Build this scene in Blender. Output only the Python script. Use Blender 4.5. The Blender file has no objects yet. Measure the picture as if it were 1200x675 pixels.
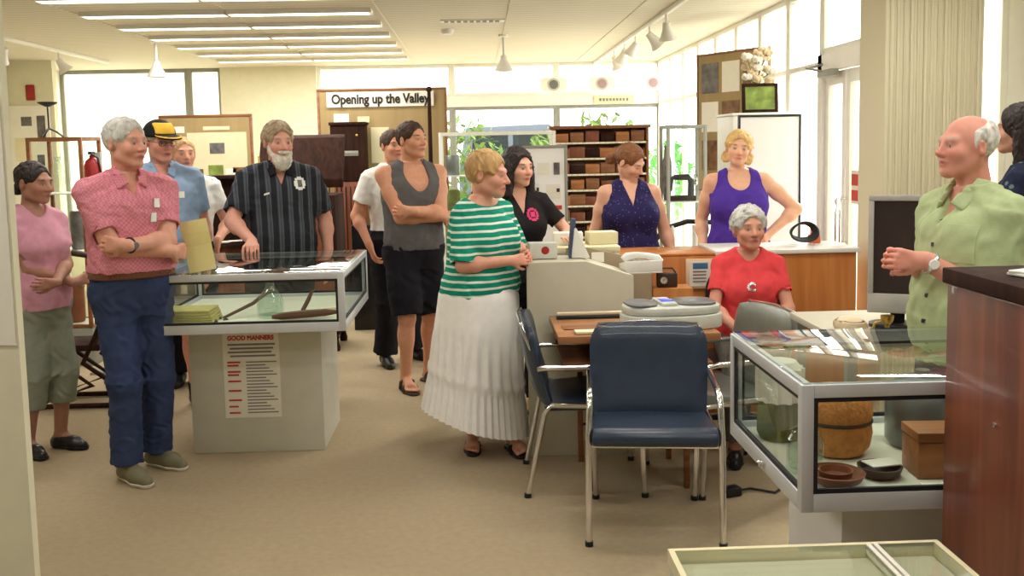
import bpy, bmesh, math, random
import numpy as np
from mathutils import Vector, Matrix, Euler
random.seed(7)
C = bpy.context.scene.collection
PI = math.pi
sc = bpy.context.scene

# ------------------------------------------------------------------ camera
TILT, ROLL, YAW, FPX = math.radians(5.5), 0.020, math.radians(2.0), 1150.0
fw = Vector((math.sin(YAW)*math.cos(TILT), math.cos(YAW)*math.cos(TILT), -math.sin(TILT)))
rt = Vector((math.cos(YAW), -math.sin(YAW), 0))
up = rt.cross(fw)
r2 = rt*math.cos(ROLL) - up*math.sin(ROLL)
u2 = up*math.cos(ROLL) + rt*math.sin(ROLL)
cd = bpy.data.cameras.new('camera')
cam = bpy.data.objects.new('camera', cd); C.objects.link(cam)
M4 = Matrix((r2, u2, -fw)).transposed().to_4x4(); M4.translation = (0, 0, 1.64)
cam.matrix_world = M4
cd.sensor_fit = 'HORIZONTAL'; cd.sensor_width = 36
cd.lens = 36*FPX/1200
cd.shift_y = -55/1200
cd.clip_start = 0.05
sc.camera = cam

# ------------------------------------------------------------------ world, sun, exposure
sc.view_settings.view_transform = 'Standard'
try: sc.view_settings.look = 'None'
except Exception: pass
sc.view_settings.exposure = -0.2
sc.view_settings.gamma = 1.0
sc.view_settings.use_curve_mapping = False
try:
    sc.cycles.use_denoising = True
    sc.cycles.max_bounces = 10; sc.cycles.transparent_max_bounces = 24
    sc.cycles.sample_clamp_indirect = 6
except Exception: pass
W = bpy.data.worlds.new('world'); sc.world = W; W.use_nodes = True
bg = W.node_tree.nodes['Background']
bg.inputs[0].default_value = (1.0, 0.985, 0.95, 1); bg.inputs[1].default_value = 6.0
def lamp(name, typ, loc, rot, energy, color, **kw):
    d = bpy.data.lights.new(name, typ); d.energy = energy; d.color = color
    for k, v in kw.items(): setattr(d, k, v)
    o = bpy.data.objects.new(name, d); C.objects.link(o); o.location = loc; o.rotation_euler = rot
    return o
# sky openings: the glazed right-hand side, the end windows and the front window (portals only guide the sky's own light)
def portal(loc, rot, sx, sy):
    o = lamp('sky_portal', 'AREA', loc, rot, 1, (1, 1, 1), shape='RECTANGLE', size=sx, size_y=sy)
    o.data.cycles.is_portal = True
portal((2.56, 9.7, 1.4), (0, math.radians(90), 0), 2.75, 7.2)
portal((.2, 13.38, 1.8), (math.radians(-90), 0, 0), 4.6, 1.95)
portal((3.5, 6.06, 1.4), (math.radians(-90), 0, 0), 1.4, 2.7)
lamp('sun', 'SUN', (6, 10, 8), (math.radians(-35), math.radians(50), 0), 5.0, (1.0, .95, .86), angle=.12)
TUBE_W = 14.0      # watts of every ceiling light
# ------------------------------------------------------------------ helpers
def lin(c):
    r = []
    for v in c[:3]:
        v = v/255.0
        r.append(v/12.92 if v <= 0.04045 else ((v+0.055)/1.055)**2.4)
    return (*r, 1)
MATS = {}
def mat(name, col, rough=0.6, metal=0.0, var=0.08, scale=12.0, bump=0.0, bscale=60.0, emit=0.0, spec=0.4, coat=0.0, stretch=None):
    m = bpy.data.materials.new(name); m.use_nodes = True; nt = m.node_tree; N = nt.nodes; L = nt.links
    b = N['Principled BSDF']
    b.inputs['Roughness'].default_value = rough; b.inputs['Metallic'].default_value = metal
    b.inputs['Specular IOR Level'].default_value = spec; b.inputs['Coat Weight'].default_value = coat
    tc = N.new('ShaderNodeTexCoord'); mp = N.new('ShaderNodeMapping'); L.new(tc.outputs['Object'], mp.inputs[0])
    if stretch: mp.inputs['Scale'].default_value = stretch
    c = lin(col)
    nz = N.new('ShaderNodeTexNoise'); nz.inputs['Scale'].default_value = scale; nz.inputs['Detail'].default_value = 4
    L.new(mp.outputs[0], nz.inputs['Vector'])
    rp = N.new('ShaderNodeValToRGB'); rp.color_ramp.elements[0].position = .3; rp.color_ramp.elements[1].position = .7
    rp.color_ramp.elements[0].color = tuple(x*(1-var) for x in c[:3])+(1,)
    rp.color_ramp.elements[1].color = tuple(min(1, x*(1+var)) for x in c[:3])+(1,)
    L.new(nz.outputs['Fac'], rp.inputs[0]); L.new(rp.outputs[0], b.inputs['Base Color'])
    if bump:
        n2 = N.new('ShaderNodeTexNoise'); n2.inputs['Scale'].default_value = bscale; n2.inputs['Detail'].default_value = 3
        L.new(mp.outputs[0], n2.inputs['Vector'])
        bp = N.new('ShaderNodeBump'); bp.inputs['Strength'].default_value = bump; bp.inputs['Distance'].default_value = .01
        L.new(n2.outputs['Fac'], bp.inputs['Height']); L.new(bp.outputs[0], b.inputs['Normal'])
    if emit:
        b.inputs['Emission Color'].default_value = c; b.inputs['Emission Strength'].default_value = emit
    MATS[name] = m
    return m
def nodes(m): return m.node_tree.nodes, m.node_tree.links, m.node_tree.nodes['Principled BSDF']
def wood(name, a, b_, axis='Z', scale=5.0, rough=.4, coat=.1):
    m = mat(name, a, rough, coat=coat); N, L, b = nodes(m)
    tc = N.new('ShaderNodeTexCoord'); mp = N.new('ShaderNodeMapping'); L.new(tc.outputs['Object'], mp.inputs[0])
    s = {'X': (.08, 1, 1), 'Y': (1, .08, 1), 'Z': (1, 1, .08)}[axis]
    mp.inputs['Scale'].default_value = tuple(x*scale for x in s)
    nz = N.new('ShaderNodeTexNoise'); nz.inputs['Scale'].default_value = 4; nz.inputs['Detail'].default_value = 6; nz.inputs['Distortion'].default_value = .6
    L.new(mp.outputs[0], nz.inputs['Vector'])
    rp = N.new('ShaderNodeValToRGB'); rp.color_ramp.elements[0].color = lin(a); rp.color_ramp.elements[1].color = lin(b_)
    rp.color_ramp.elements[0].position = .35; rp.color_ramp.elements[1].position = .68
    L.new(nz.outputs['Fac'], rp.inputs[0]); L.new(rp.outputs[0], b.inputs['Base Color'])
    return m
def glass(name, tint=(235, 245, 240), refl=.12, rough=.02):
    m = bpy.data.materials.new(name); m.use_nodes = True; nt = m.node_tree; N = nt.nodes; L = nt.links
    N.remove(N['Principled BSDF']); out = [n for n in N if n.type == 'OUTPUT_MATERIAL'][0]
    t = N.new('ShaderNodeBsdfTransparent'); t.inputs[0].default_value = lin(tint)
    g = N.new('ShaderNodeBsdfGlossy'); g.inputs['Roughness'].default_value = rough
    lw = N.new('ShaderNodeLayerWeight'); lw.inputs['Blend'].default_value = .5
    pw = N.new('ShaderNodeMath'); pw.operation = 'POWER'; pw.inputs[1].default_value = 4.0; L.new(lw.outputs['Facing'], pw.inputs[0])
    ad = N.new('ShaderNodeMath'); ad.operation = 'MULTIPLY_ADD'; ad.inputs[1].default_value = .75; ad.inputs[2].default_value = refl; L.new(pw.outputs[0], ad.inputs[0])
    geo = N.new('ShaderNodeNewGeometry'); sb = N.new('ShaderNodeMath'); sb.operation = 'SUBTRACT'; sb.inputs[0].default_value = 1; L.new(geo.outputs['Backfacing'], sb.inputs[1])
    mul = N.new('ShaderNodeMath'); mul.operation = 'MULTIPLY'; mul.use_clamp = True; L.new(ad.outputs[0], mul.inputs[0]); L.new(sb.outputs[0], mul.inputs[1])
    mx = N.new('ShaderNodeMixShader')
    L.new(mul.outputs[0], mx.inputs[0]); L.new(t.outputs[0], mx.inputs[1]); L.new(g.outputs[0], mx.inputs[2]); L.new(mx.outputs[0], out.inputs[0])
    MATS[name] = m
    return m

class MB:
    """collects shapes into one mesh"""
    def __init__(s): s.bm = bmesh.new()
    def _new(s, fn):
        before = set(s.bm.verts); fn(); return [v for v in s.bm.verts if v not in before]
    def box(s, x0, x1, y0, y1, z0, z1, bev=0.0, M=None):
        t = bmesh.new(); bmesh.ops.create_cube(t, size=1)
        bmesh.ops.scale(t, vec=(x1-x0, y1-y0, z1-z0), verts=t.verts)
        bmesh.ops.translate(t, vec=((x0+x1)/2, (y0+y1)/2, (z0+z1)/2), verts=t.verts)
        if bev: bmesh.ops.bevel(t, geom=list(t.edges), offset=bev, segments=2, affect='EDGES', profile=.5)
        if M is not None: bmesh.ops.transform(t, matrix=M, verts=t.verts)
        s.merge(t); return s
    def merge(s, t):
        me = bpy.data.meshes.new('tmp'); t.to_mesh(me); t.free(); s.bm.from_mesh(me); bpy.data.meshes.remove(me)
    def tube(s, pts, r, seg=10, closed=False, cap=True):
        pts = [Vector(p) for p in pts]; n = len(pts); rs = r if isinstance(r, (list, tuple)) else [r]*n
        rings = []; prev = None
        for i, p in enumerate(pts):
            if closed: d = pts[(i+1) % n]-pts[i-1]
            else: d = (pts[min(i+1, n-1)]-pts[max(i-1, 0)])
            d.normalize()
            if prev is None:
                a = Vector((0, 0, 1)) if abs(d.z) < .9 else Vector((1, 0, 0))
                u = d.cross(a).normalized()
            else:
                u = (prev-d*prev.dot(d)).normalized()
            prev = u; v = d.cross(u)
            rings.append([s.bm.verts.new(p+(u*math.cos(2*PI*k/seg)+v*math.sin(2*PI*k/seg))*rs[i]) for k in range(seg)])
        for i in range(n if closed else n-1):
            A, B = rings[i], rings[(i+1) % n]
            for k in range(seg): s.bm.faces.new((A[k], A[(k+1) % seg], B[(k+1) % seg], B[k]))
        if cap and not closed:
            s.bm.faces.new(rings[0][::-1]); s.bm.faces.new(rings[-1])
        return s
    def lathe(s, prof, c=(0, 0, 0), seg=24, M=None):
        vs = []; c = Vector(c)
        for (r, z) in prof:
            ring = []
            for k in range(seg):
                p = Vector((r*math.cos(2*PI*k/seg), r*math.sin(2*PI*k/seg), z))
                if M is not None: p = M @ p
                ring.append(s.bm.verts.new(p+c))
            vs.append(ring)
        for A, B in zip(vs, vs[1:]):
            for k in range(seg): s.bm.faces.new((A[k], A[(k+1) % seg], B[(k+1) % seg], B[k]))
        if prof[0][0] > 1e-5: s.bm.faces.new(vs[0][::-1])
        if prof[-1][0] > 1e-5: s.bm.faces.new(vs[-1])
        return s
    def prism(s, poly, h0, h1, axis='Y', bev=0, M=None):
        """poly of (a,b): axis Y -> (x,z); axis X -> (y,z); axis Z -> (x,y)"""
        t = bmesh.new()
        def P(a, b, h): return {'Y': (a, h, b), 'X': (h, a, b), 'Z': (a, b, h)}[axis]
        A = [t.verts.new(P(a, b, h0)) for a, b in poly]; B = [t.verts.new(P(a, b, h1)) for a, b in poly]
        t.faces.new(A); t.faces.new(B[::-1]); n = len(poly)
        for k in range(n): t.faces.new((A[k], B[k], B[(k+1) % n], A[(k+1) % n]))
        bmesh.ops.recalc_face_normals(t, faces=t.faces)
        if bev: bmesh.ops.bevel(t, geom=list(t.edges), offset=bev, segments=2, affect='EDGES', profile=.5)
        if M is not None: bmesh.ops.transform(t, matrix=M, verts=t.verts)
        s.merge(t); return s
    def ball(s, c, r, seg=12, M=None):
        t = bmesh.new(); bmesh.ops.create_uvsphere(t, u_segments=seg, v_segments=max(6, seg*2//3), radius=1)
        rr = r if isinstance(r, (tuple, list)) else (r, r, r)
        bmesh.ops.scale(t, vec=rr, verts=t.verts)
        if M is not None: bmesh.ops.transform(t, matrix=M, verts=t.verts)
        bmesh.ops.translate(t, vec=c, verts=t.verts); s.merge(t); return s
    def build(s, name, m, parent=None, smooth=None, label=None):
        bmesh.ops.recalc_face_normals(s.bm, faces=s.bm.faces)
        me = bpy.data.meshes.new(name); s.bm.to_mesh(me); s.bm.free()
        o = bpy.data.objects.new(name, me); C.objects.link(o)
        if m is not None: me.materials.append(MATS[m] if isinstance(m, str) else m)
        if smooth is None or smooth:
            me.polygons.foreach_set('use_smooth', [True]*len(me.polygons))
            try: me.set_sharp_from_angle(angle=math.radians(38))
            except Exception: pass
        if parent is not None: o.parent = parent
        if label: o['label'] = label
        return o
def thing(name, label, cat, loc=(0, 0, 0), rz=0, group=None):
    o = bpy.data.objects.new(name, None); C.objects.link(o); o.location = loc; o.rotation_euler = (0, 0, rz)
    o.empty_display_size = .1
    o['label'] = label; o['category'] = cat
    if group: o['group'] = group
    return o
def tag(o, label, cat, group=None, loc=None, rz=None):
    o['label'] = label; o['category'] = cat
    if group: o['group'] = group
    if loc is not None: o.location = loc
    if rz is not None: o.rotation_euler = (0, 0, rz)
    return o
def struct(o):
    o['kind'] = 'structure'; return o
def copy_tree(o, label=None, loc=None, rz=None, parent=None):
    c = o.copy(); C.objects.link(c)
    if parent is not None: c.parent = parent
    for ch in list(o.children): copy_tree(ch, parent=c)
    if label: c['label'] = label
    if loc is not None: c.location = loc
    if rz is not None: c.rotation_euler = (0, 0, rz)
    return c
def text(body, size, m, parent, loc, rot=(PI/2, 0, 0), name='lettering', depth=.002, width=None, bold=0.0, align='CENTER'):
    cu = bpy.data.curves.new(name, 'FONT'); cu.body = body; cu.size = size; cu.extrude = depth; cu.bevel_depth = bold; cu.bevel_resolution = 0
    cu.align_x = align; cu.align_y = 'CENTER'
    t = bpy.data.objects.new('tmp_text', cu); C.objects.link(t)
    dg = bpy.context.evaluated_depsgraph_get(); me = bpy.data.meshes.new_from_object(t.evaluated_get(dg))
    bpy.data.objects.remove(t)
    if width and len(me.vertices):
        xs = [v.co.x for v in me.vertices]; k = width/(max(xs)-min(xs))
        for v in me.vertices: v.co.x *= k
    o = bpy.data.objects.new(name, me); C.objects.link(o); me.materials.clear(); me.materials.append(MATS[m] if isinstance(m, str) else m)
    o.location = loc; o.rotation_euler = rot
    if parent is not None: o.parent = parent
    return o
# ------------------------------------------------------------------ organic surfaces: distance fields turned into one continuous mesh
f32 = np.float32
def A3(p): return np.array(p, dtype=float)
def nrm(v):
    v = A3(v); return v/(np.linalg.norm(v)+1e-9)
def rot3(rx=0, ry=0, rz=0): return np.array(Euler((rx, ry, rz)).to_matrix())
def rc(a, b, r1, r2): return ('rc', A3(a), A3(b), r1, r2)
def el(c, r, R=None): return ('el', A3(c), A3((r, r, r) if np.isscalar(r) else r), R)
def bx(c, h, R=None, rd=.004): return ('bx', A3(c), A3(h), R, rd)
def lo(a, b, side, tab, n=2.3):
    """loft along a->b; tab rows (t, r_side, r_front, off_side, off_front); front = axis x side"""
    tab = np.array([list(r)+[0]*(5-len(r)) for r in tab], dtype=float)
    t = np.linspace(tab[0, 0], tab[-1, 0], 48); out = [t]
    for k in range(1, 5):
        m = np.gradient(tab[:, k], tab[:, 0]) if len(tab) > 2 else None
        if m is None: out.append(np.interp(t, tab[:, 0], tab[:, k])); continue
        i = np.clip(np.searchsorted(tab[:, 0], t, side='right')-1, 0, len(tab)-2)
        h = tab[i+1, 0]-tab[i, 0]; u = (t-tab[i, 0])/h
        y0, y1, m0, m1 = tab[i, k], tab[i+1, k], m[i]*h, m[i+1]*h
        out.append((2*u**3-3*u**2+1)*y0+(u**3-2*u**2+u)*m0+(-2*u**3+3*u**2)*y1+(u**3-u**2)*m1)
    a = A3(a); b = A3(b); w = nrm(b-a); s = A3(side); s = nrm(s-w*(s@w)); v = np.cross(w, s)
    return ('lo', a, b, s, v, np.array(out), n)
def ev(p, X, Y, Z):
    k = p[0]
    if k == 'rc':
        _, a, b, r1, r2 = p; ba = b-a; L2 = ba@ba+1e-12
        px, py, pz = X-a[0], Y-a[1], Z-a[2]
        t = np.clip((px*ba[0]+py*ba[1]+pz*ba[2])/L2, 0, 1)
        return np.sqrt((px-t*ba[0])**2+(py-t*ba[1])**2+(pz-t*ba[2])**2)-(r1+(r2-r1)*t)
    if k in ('el', 'bx'):
        c = p[1]; px, py, pz = X-c[0], Y-c[1], Z-c[2]
        R = p[3]
        if R is not None:
            px, py, pz = (R[0, 0]*px+R[1, 0]*py+R[2, 0]*pz, R[0, 1]*px+R[1, 1]*py+R[2, 1]*pz, R[0, 2]*px+R[1, 2]*py+R[2, 2]*pz)
        r = p[2]
        if k == 'el':
            k0 = np.sqrt((px/r[0])**2+(py/r[1])**2+(pz/r[2])**2)
            k1 = np.sqrt((px/r[0]**2)**2+(py/r[1]**2)**2+(pz/r[2]**2)**2)+1e-6
            return k0*(k0-1)/k1
        rd = p[4]; qx, qy, qz = np.abs(px)-r[0]+rd, np.abs(py)-r[1]+rd, np.abs(pz)-r[2]+rd
        return np.sqrt(np.maximum(qx, 0)**2+np.maximum(qy, 0)**2+np.maximum(qz, 0)**2)+np.minimum(np.maximum(qx, np.maximum(qy, qz)), 0)-rd
    _, a, b, s, v, T, n = p
    L = np.linalg.norm(b-a); w = (b-a)/L
    px, py, pz = X-a[0], Y-a[1], Z-a[2]
    t = (px*w[0]+py*w[1]+pz*w[2])/L
    tt = np.clip(t, T[0, 0], T[0, -1])
    rs, rf, os_, of = (np.interp(tt.ravel(), T[0], T[i]).reshape(tt.shape) for i in (1, 2, 3, 4))
    u = np.abs(px*s[0]+py*s[1]+pz*s[2]-os_)/rs; q = np.abs(px*v[0]+py*v[1]+pz*v[2]-of)/rf
    g = (u**n+q**n)**(1/n)
    d = (g-1)*np.minimum(rs, rf)
    e = np.maximum((T[0, 0]-t)*L, (t-T[0, -1])*L)
    return np.maximum(d, e)
def bounds(p):
    k = p[0]
    if k == 'rc':
        r = max(p[3], p[4]); return np.minimum(p[1], p[2])-r, np.maximum(p[1], p[2])+r
    if k in ('el', 'bx'):
        r = p[2] if p[3] is None else np.abs(p[3]) @ p[2]; return p[1]-r, p[1]+r
    _, a, b, s, v, T, n = p
    pts = []
    for i in range(0, T.shape[1], 3):
        c = a+(b-a)*T[0, i]+s*T[3, i]+v*T[4, i]
        r = np.abs(s)*T[1, i]+np.abs(v)*T[2, i]
        pts += [c-r, c+r]
    pts = np.array(pts); return pts.min(0), pts.max(0)
class Field:
    def __init__(s, ops, h, pad=.03, noise=None):
        """ops: list of (op, prim, k); op 'u' union, 's' cut, 'i' keep only inside"""
        add = [bounds(p) for o, p, k in ops if o == 'u']
        lo_ = np.min([b[0] for b in add], 0)-pad; hi_ = np.max([b[1] for b in add], 0)+pad
        for o, p, k in ops:
            if o == 'i':
                b = bounds(p); lo_ = np.maximum(lo_, b[0]-pad); hi_ = np.minimum(hi_, b[1]+pad)
        s.h = h; s.lo = lo_; n = np.maximum(4, np.ceil((hi_-lo_)/h).astype(int)+1)
        s.ax = [(lo_[i]+h*np.arange(n[i])).astype(f32) for i in range(3)]
        s.D = np.full(n, .5, f32)
        for o, p, k in ops: s.apply(o, p, k)
        if noise: s.noise(*noise)
    def sl(s, b0, b1, m):
        r = []
        for i in range(3):
            i0 = max(0, int((b0[i]-m-s.lo[i])/s.h)); i1 = min(s.D.shape[i], int((b1[i]+m-s.lo[i])/s.h)+2)
            if i1 <= i0: return None
            r.append(slice(i0, i1))
        return tuple(r)
    def grid(s, S): return s.ax[0][S[0]][:, None, None], s.ax[1][S[1]][None, :, None], s.ax[2][S[2]][None, None, :]
    def apply(s, o, p, k):
        b = bounds(p)
        S = s.sl(b[0], b[1], max(.04, k*1.3)) if o != 'i' else (slice(None),)*3
        if S is None: return
        d = ev(p, *s.grid(S)).astype(f32); D = s.D[S]
        if o == 'u':
            s.D[S] = np.minimum(D, d)-(np.maximum(k-np.abs(D-d), 0)**2/(4*k) if k > 0 else 0)
        else:
            if o == 's': d = -d
            s.D[S] = np.maximum(D, d)+(np.maximum(k-np.abs(D-d), 0)**2/(4*k) if k > 0 else 0)
    def noise(s, amp, wl, seed=0, stretch=(1, 1, 1)):
        I = np.nonzero(np.abs(s.D) < .03); x, y, z = (s.ax[i][I[i]]*stretch[i] for i in range(3))
        rg = np.random.RandomState(seed); v = 0; 
        wx = .35*wl*np.sin(y*5.1/wl+1)+.35*wl*np.sin(z*4.3/wl+seed); wy = .35*wl*np.sin(z*4.9/wl+2)+.3*wl*np.sin(x*5.7/wl)
        for i in range(7):
            kx = rg.randn(3); kx = kx/np.linalg.norm(kx)*2*PI/(wl*(.55+.16*i)); v = v+np.sin(kx[0]*(x+wx)+kx[1]*(y+wy)+kx[2]*(z+wx)+rg.rand()*6.28)
        s.D[I] += (amp*v/2.6).astype(f32)
    def sample(s, P):
        q = (P-s.lo)/s.h; q = np.clip(q, 0, np.array(s.D.shape)-1.001); i = q.astype(int); f = q-i; r = 0
        for a in (0, 1):
            for b in (0, 1):
                for c in (0, 1):
                    w = (f[:, 0] if a else 1-f[:, 0])*(f[:, 1] if b else 1-f[:, 1])*(f[:, 2] if c else 1-f[:, 2])
                    r = r+w*s.D[i[:, 0]+a, i[:, 1]+b, i[:, 2]+c]
        return r
    def mesh(s):
        D = s.D; D[0] = D[-1] = .5; D[:, 0] = D[:, -1] = .5; D[:, :, 0] = D[:, :, -1] = .5
        IN = D < 0; n = np.array(D.shape)
        cnt = np.zeros(n-1, np.int8)
        for a in (0, 1):
            for b in (0, 1):
                for c in (0, 1): cnt += IN[a:n[0]-1+a, b:n[1]-1+b, c:n[2]-1+c]
        act = (cnt > 0) & (cnt < 8); I = np.array(np.nonzero(act)).T
        vid = np.full(n-1, -1, np.int32); vid[act] = np.arange(len(I))
        acc = np.zeros((len(I), 3)); num = np.zeros(len(I))
        cv = {(a, b, c): D[I[:, 0]+a, I[:, 1]+b, I[:, 2]+c] for a in (0, 1) for b in (0, 1) for c in (0, 1)}
        for axis in range(3):
            for p in (0, 1):
                for q in (0, 1):
                    a = [p, q]; a.insert(axis, 0); b = [p, q]; b.insert(axis, 1)
                    d0, d1 = cv[tuple(a)], cv[tuple(b)]; m = (d0 < 0) != (d1 < 0)
                    t = np.where(m, d0/np.where(m, d0-d1, 1), 0)
                    pt = np.tile(np.array(a, float), (len(I), 1)); pt[:, axis] = t
                    acc[m] += pt[m]; num += m
        V = s.lo+s.h*(I+acc/num[:, None])
        Q = []
        for axis in range(3):
            sh = list(n); S0 = [slice(1, -1)]*3; S1 = [slice(1, -1)]*3; S0[axis] = slice(0, -1); S1[axis] = slice(1, None)
            a, b = IN[tuple(S0)], IN[tuple(S1)]; J = np.array(np.nonzero(a != b)).T; fl = a[tuple(J.T)]
            J = J+np.array([0 if i == axis else 1 for i in range(3)])
            u, v = [(1, 2), (2, 0), (0, 1)][axis]
            e = np.eye(3, dtype=int); qs = []
            for du, dv in ((1, 1), (0, 1), (0, 0), (1, 0)):
                K = J-e[u]*du-e[v]*dv; qs.append(vid[tuple(K.T)])
            q = np.array(qs).T; q[~fl] = q[~fl][:, ::-1]; Q.append(q)
        return V, np.concatenate(Q)
def sdf_object(name, F, m, parent=None, color=None, label=None, keep=None, relax=1):
    V, Q = F.mesh()
    for _ in range(relax):      # light relaxation
        s_ = np.zeros_like(V); c_ = np.zeros(len(V))
        for k in range(4):
            np.add.at(s_, Q[:, k], V[Q[:, (k+1) % 4]]+V[Q[:, (k+3) % 4]]); np.add.at(c_, Q[:, k], 2)
        V = V*.6+.4*s_/np.maximum(c_, 1)[:, None]
    if keep == 'largest':
        lab = np.arange(len(V))
        while True:
            mn = lab[Q].min(1); new = lab.copy()
            for k in range(4): np.minimum.at(new, Q[:, k], mn)
            new = new[new]
            if (new == lab).all(): break
            lab = new
        u, c = np.unique(lab, return_counts=True); big = u[c.argmax()]; ok = lab == big
        mp = np.cumsum(ok)-1; Q = mp[Q[ok[Q].all(1)]]; V = V[ok]
    me = bpy.data.meshes.new(name); me.vertices.add(len(V)); me.vertices.foreach_set('co', V.astype(f32).ravel())
    me.loops.add(Q.size); me.loops.foreach_set('vertex_index', Q.astype(np.int32).ravel())
    me.polygons.add(len(Q)); me.polygons.foreach_set('loop_start', np.arange(0, Q.size, 4, dtype=np.int32))
    me.polygons.foreach_set('use_smooth', np.ones(len(Q), bool)); me.update(calc_edges=True)
    if color is not None:
        ca = me.color_attributes.new('pigment', 'FLOAT_COLOR', 'POINT')
        ca.data.foreach_set('color', color(V).astype(f32).ravel())
    me.materials.append(MATS[m] if isinstance(m, str) else m)
    o = bpy.data.objects.new(name, me); C.objects.link(o)
    if parent is not None: o.parent = parent
    if label: o['label'] = label
    return o
def patch(F, name, m, parent, origin, right, upv, size, direction, off=.003, nx=8, nz=10, label=None, thick=.002, shape=None):
    """a small flat piece of cloth or plastic laid on a surface, cast along direction"""
    o = A3(origin); r = nrm(right); u = nrm(upv); d = nrm(direction)
    g = []
    for j in range(nz+1):
        for i in range(nx+1):
            g.append(o+r*(i/nx-.5)*size[0]+u*(j/nz-.5)*size[1])
    P = np.array(g)-d*.3; t = np.zeros(len(P)); done = np.zeros(len(P), bool)
    for k in range(220):
        s_ = F.sample(P+d*t[:, None]); done |= s_ < 0; t = np.where(done, t, t+.003)
    med = np.median(t[done]) if done.any() else .3
    t = np.where(done, np.clip(t, med-.05, med+.05), med)
    P0 = P+d*(t-off)[:, None]; P1 = P0+d*thick
    bm = bmesh.new(); A = [bm.verts.new(p) for p in P0]; B = [bm.verts.new(p) for p in P1]
    def ok(i, j): return shape is None or shape((i+.5)/nx, (j+.5)/nz)
    for j in range(nz):
        for i in range(nx):
            if not ok(i, j): continue
            q = [j*(nx+1)+i, j*(nx+1)+i+1, (j+1)*(nx+1)+i+1, (j+1)*(nx+1)+i]
            bm.faces.new([A[k] for k in q]); bm.faces.new([B[k] for k in q[::-1]])
            for (e0, e1, ni, nj) in ((q[0], q[1], i, j-1), (q[1], q[2], i+1, j), (q[2], q[3], i, j+1), (q[3], q[0], i-1, j)):
                if not (0 <= ni < nx and 0 <= nj < nz and ok(ni, nj)): bm.faces.new((A[e0], B[e0], B[e1], A[e1]))
    bmesh.ops.delete(bm, geom=[v for v in bm.verts if not v.link_faces], context='VERTS')
    b = MB(); b.bm.free(); b.bm = bm
    return b.build(name, m, parent, label=label)
# ------------------------------------------------------------------ people
def skin_mat(name, rough=.55):
    m = bpy.data.materials.new(name); m.use_nodes = True; N, L, b = nodes(m)
    a = N.new('ShaderNodeAttribute'); a.attribute_name = 'pigment'
    nz = N.new('ShaderNodeTexNoise'); nz.inputs['Scale'].default_value = 35; nz.inputs['Detail'].default_value = 3
    tc = N.new('ShaderNodeTexCoord'); L.new(tc.outputs['Object'], nz.inputs['Vector'])
    mx = N.new('ShaderNodeMixRGB'); mx.blend_type = 'MULTIPLY'; mx.inputs[0].default_value = .25
    rp = N.new('ShaderNodeValToRGB'); rp.color_ramp.elements[0].color = (.75, .62, .58, 1); rp.color_ramp.elements[1].color = (1, 1, 1, 1)
    rp.color_ramp.elements[0].position = .3; rp.color_ramp.elements[1].position = .6
    L.new(nz.outputs['Fac'], rp.inputs[0]); L.new(a.outputs['Color'], mx.inputs[1]); L.new(rp.outputs[0], mx.inputs[2])
    L.new(mx.outputs[0], b.inputs['Base Color']); b.inputs['Roughness'].default_value = rough
    b.inputs['Subsurface Weight'].default_value = .06; b.inputs['Subsurface Radius'].default_value = (.01, .004, .002); b.inputs['Subsurface Scale'].default_value = .5
    MATS[name] = m
skin_mat('skin')
def ik(a, t, l1, l2, pole):
    a = A3(a); t = A3(t); v = t-a; d = np.linalg.norm(v); d2 = min(d, (l1+l2)*.999); w = v/d; t = a+w*d2
    x = (l1*l1-l2*l2+d2*d2)/(2*d2); h = math.sqrt(max(0, l1*l1-x*x)); p = A3(pole); p = nrm(p-w*(p@w))
    return a+w*x+p*h, t
def pl(a, b, t): return A3(a)+(A3(b)-A3(a))*t

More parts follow.
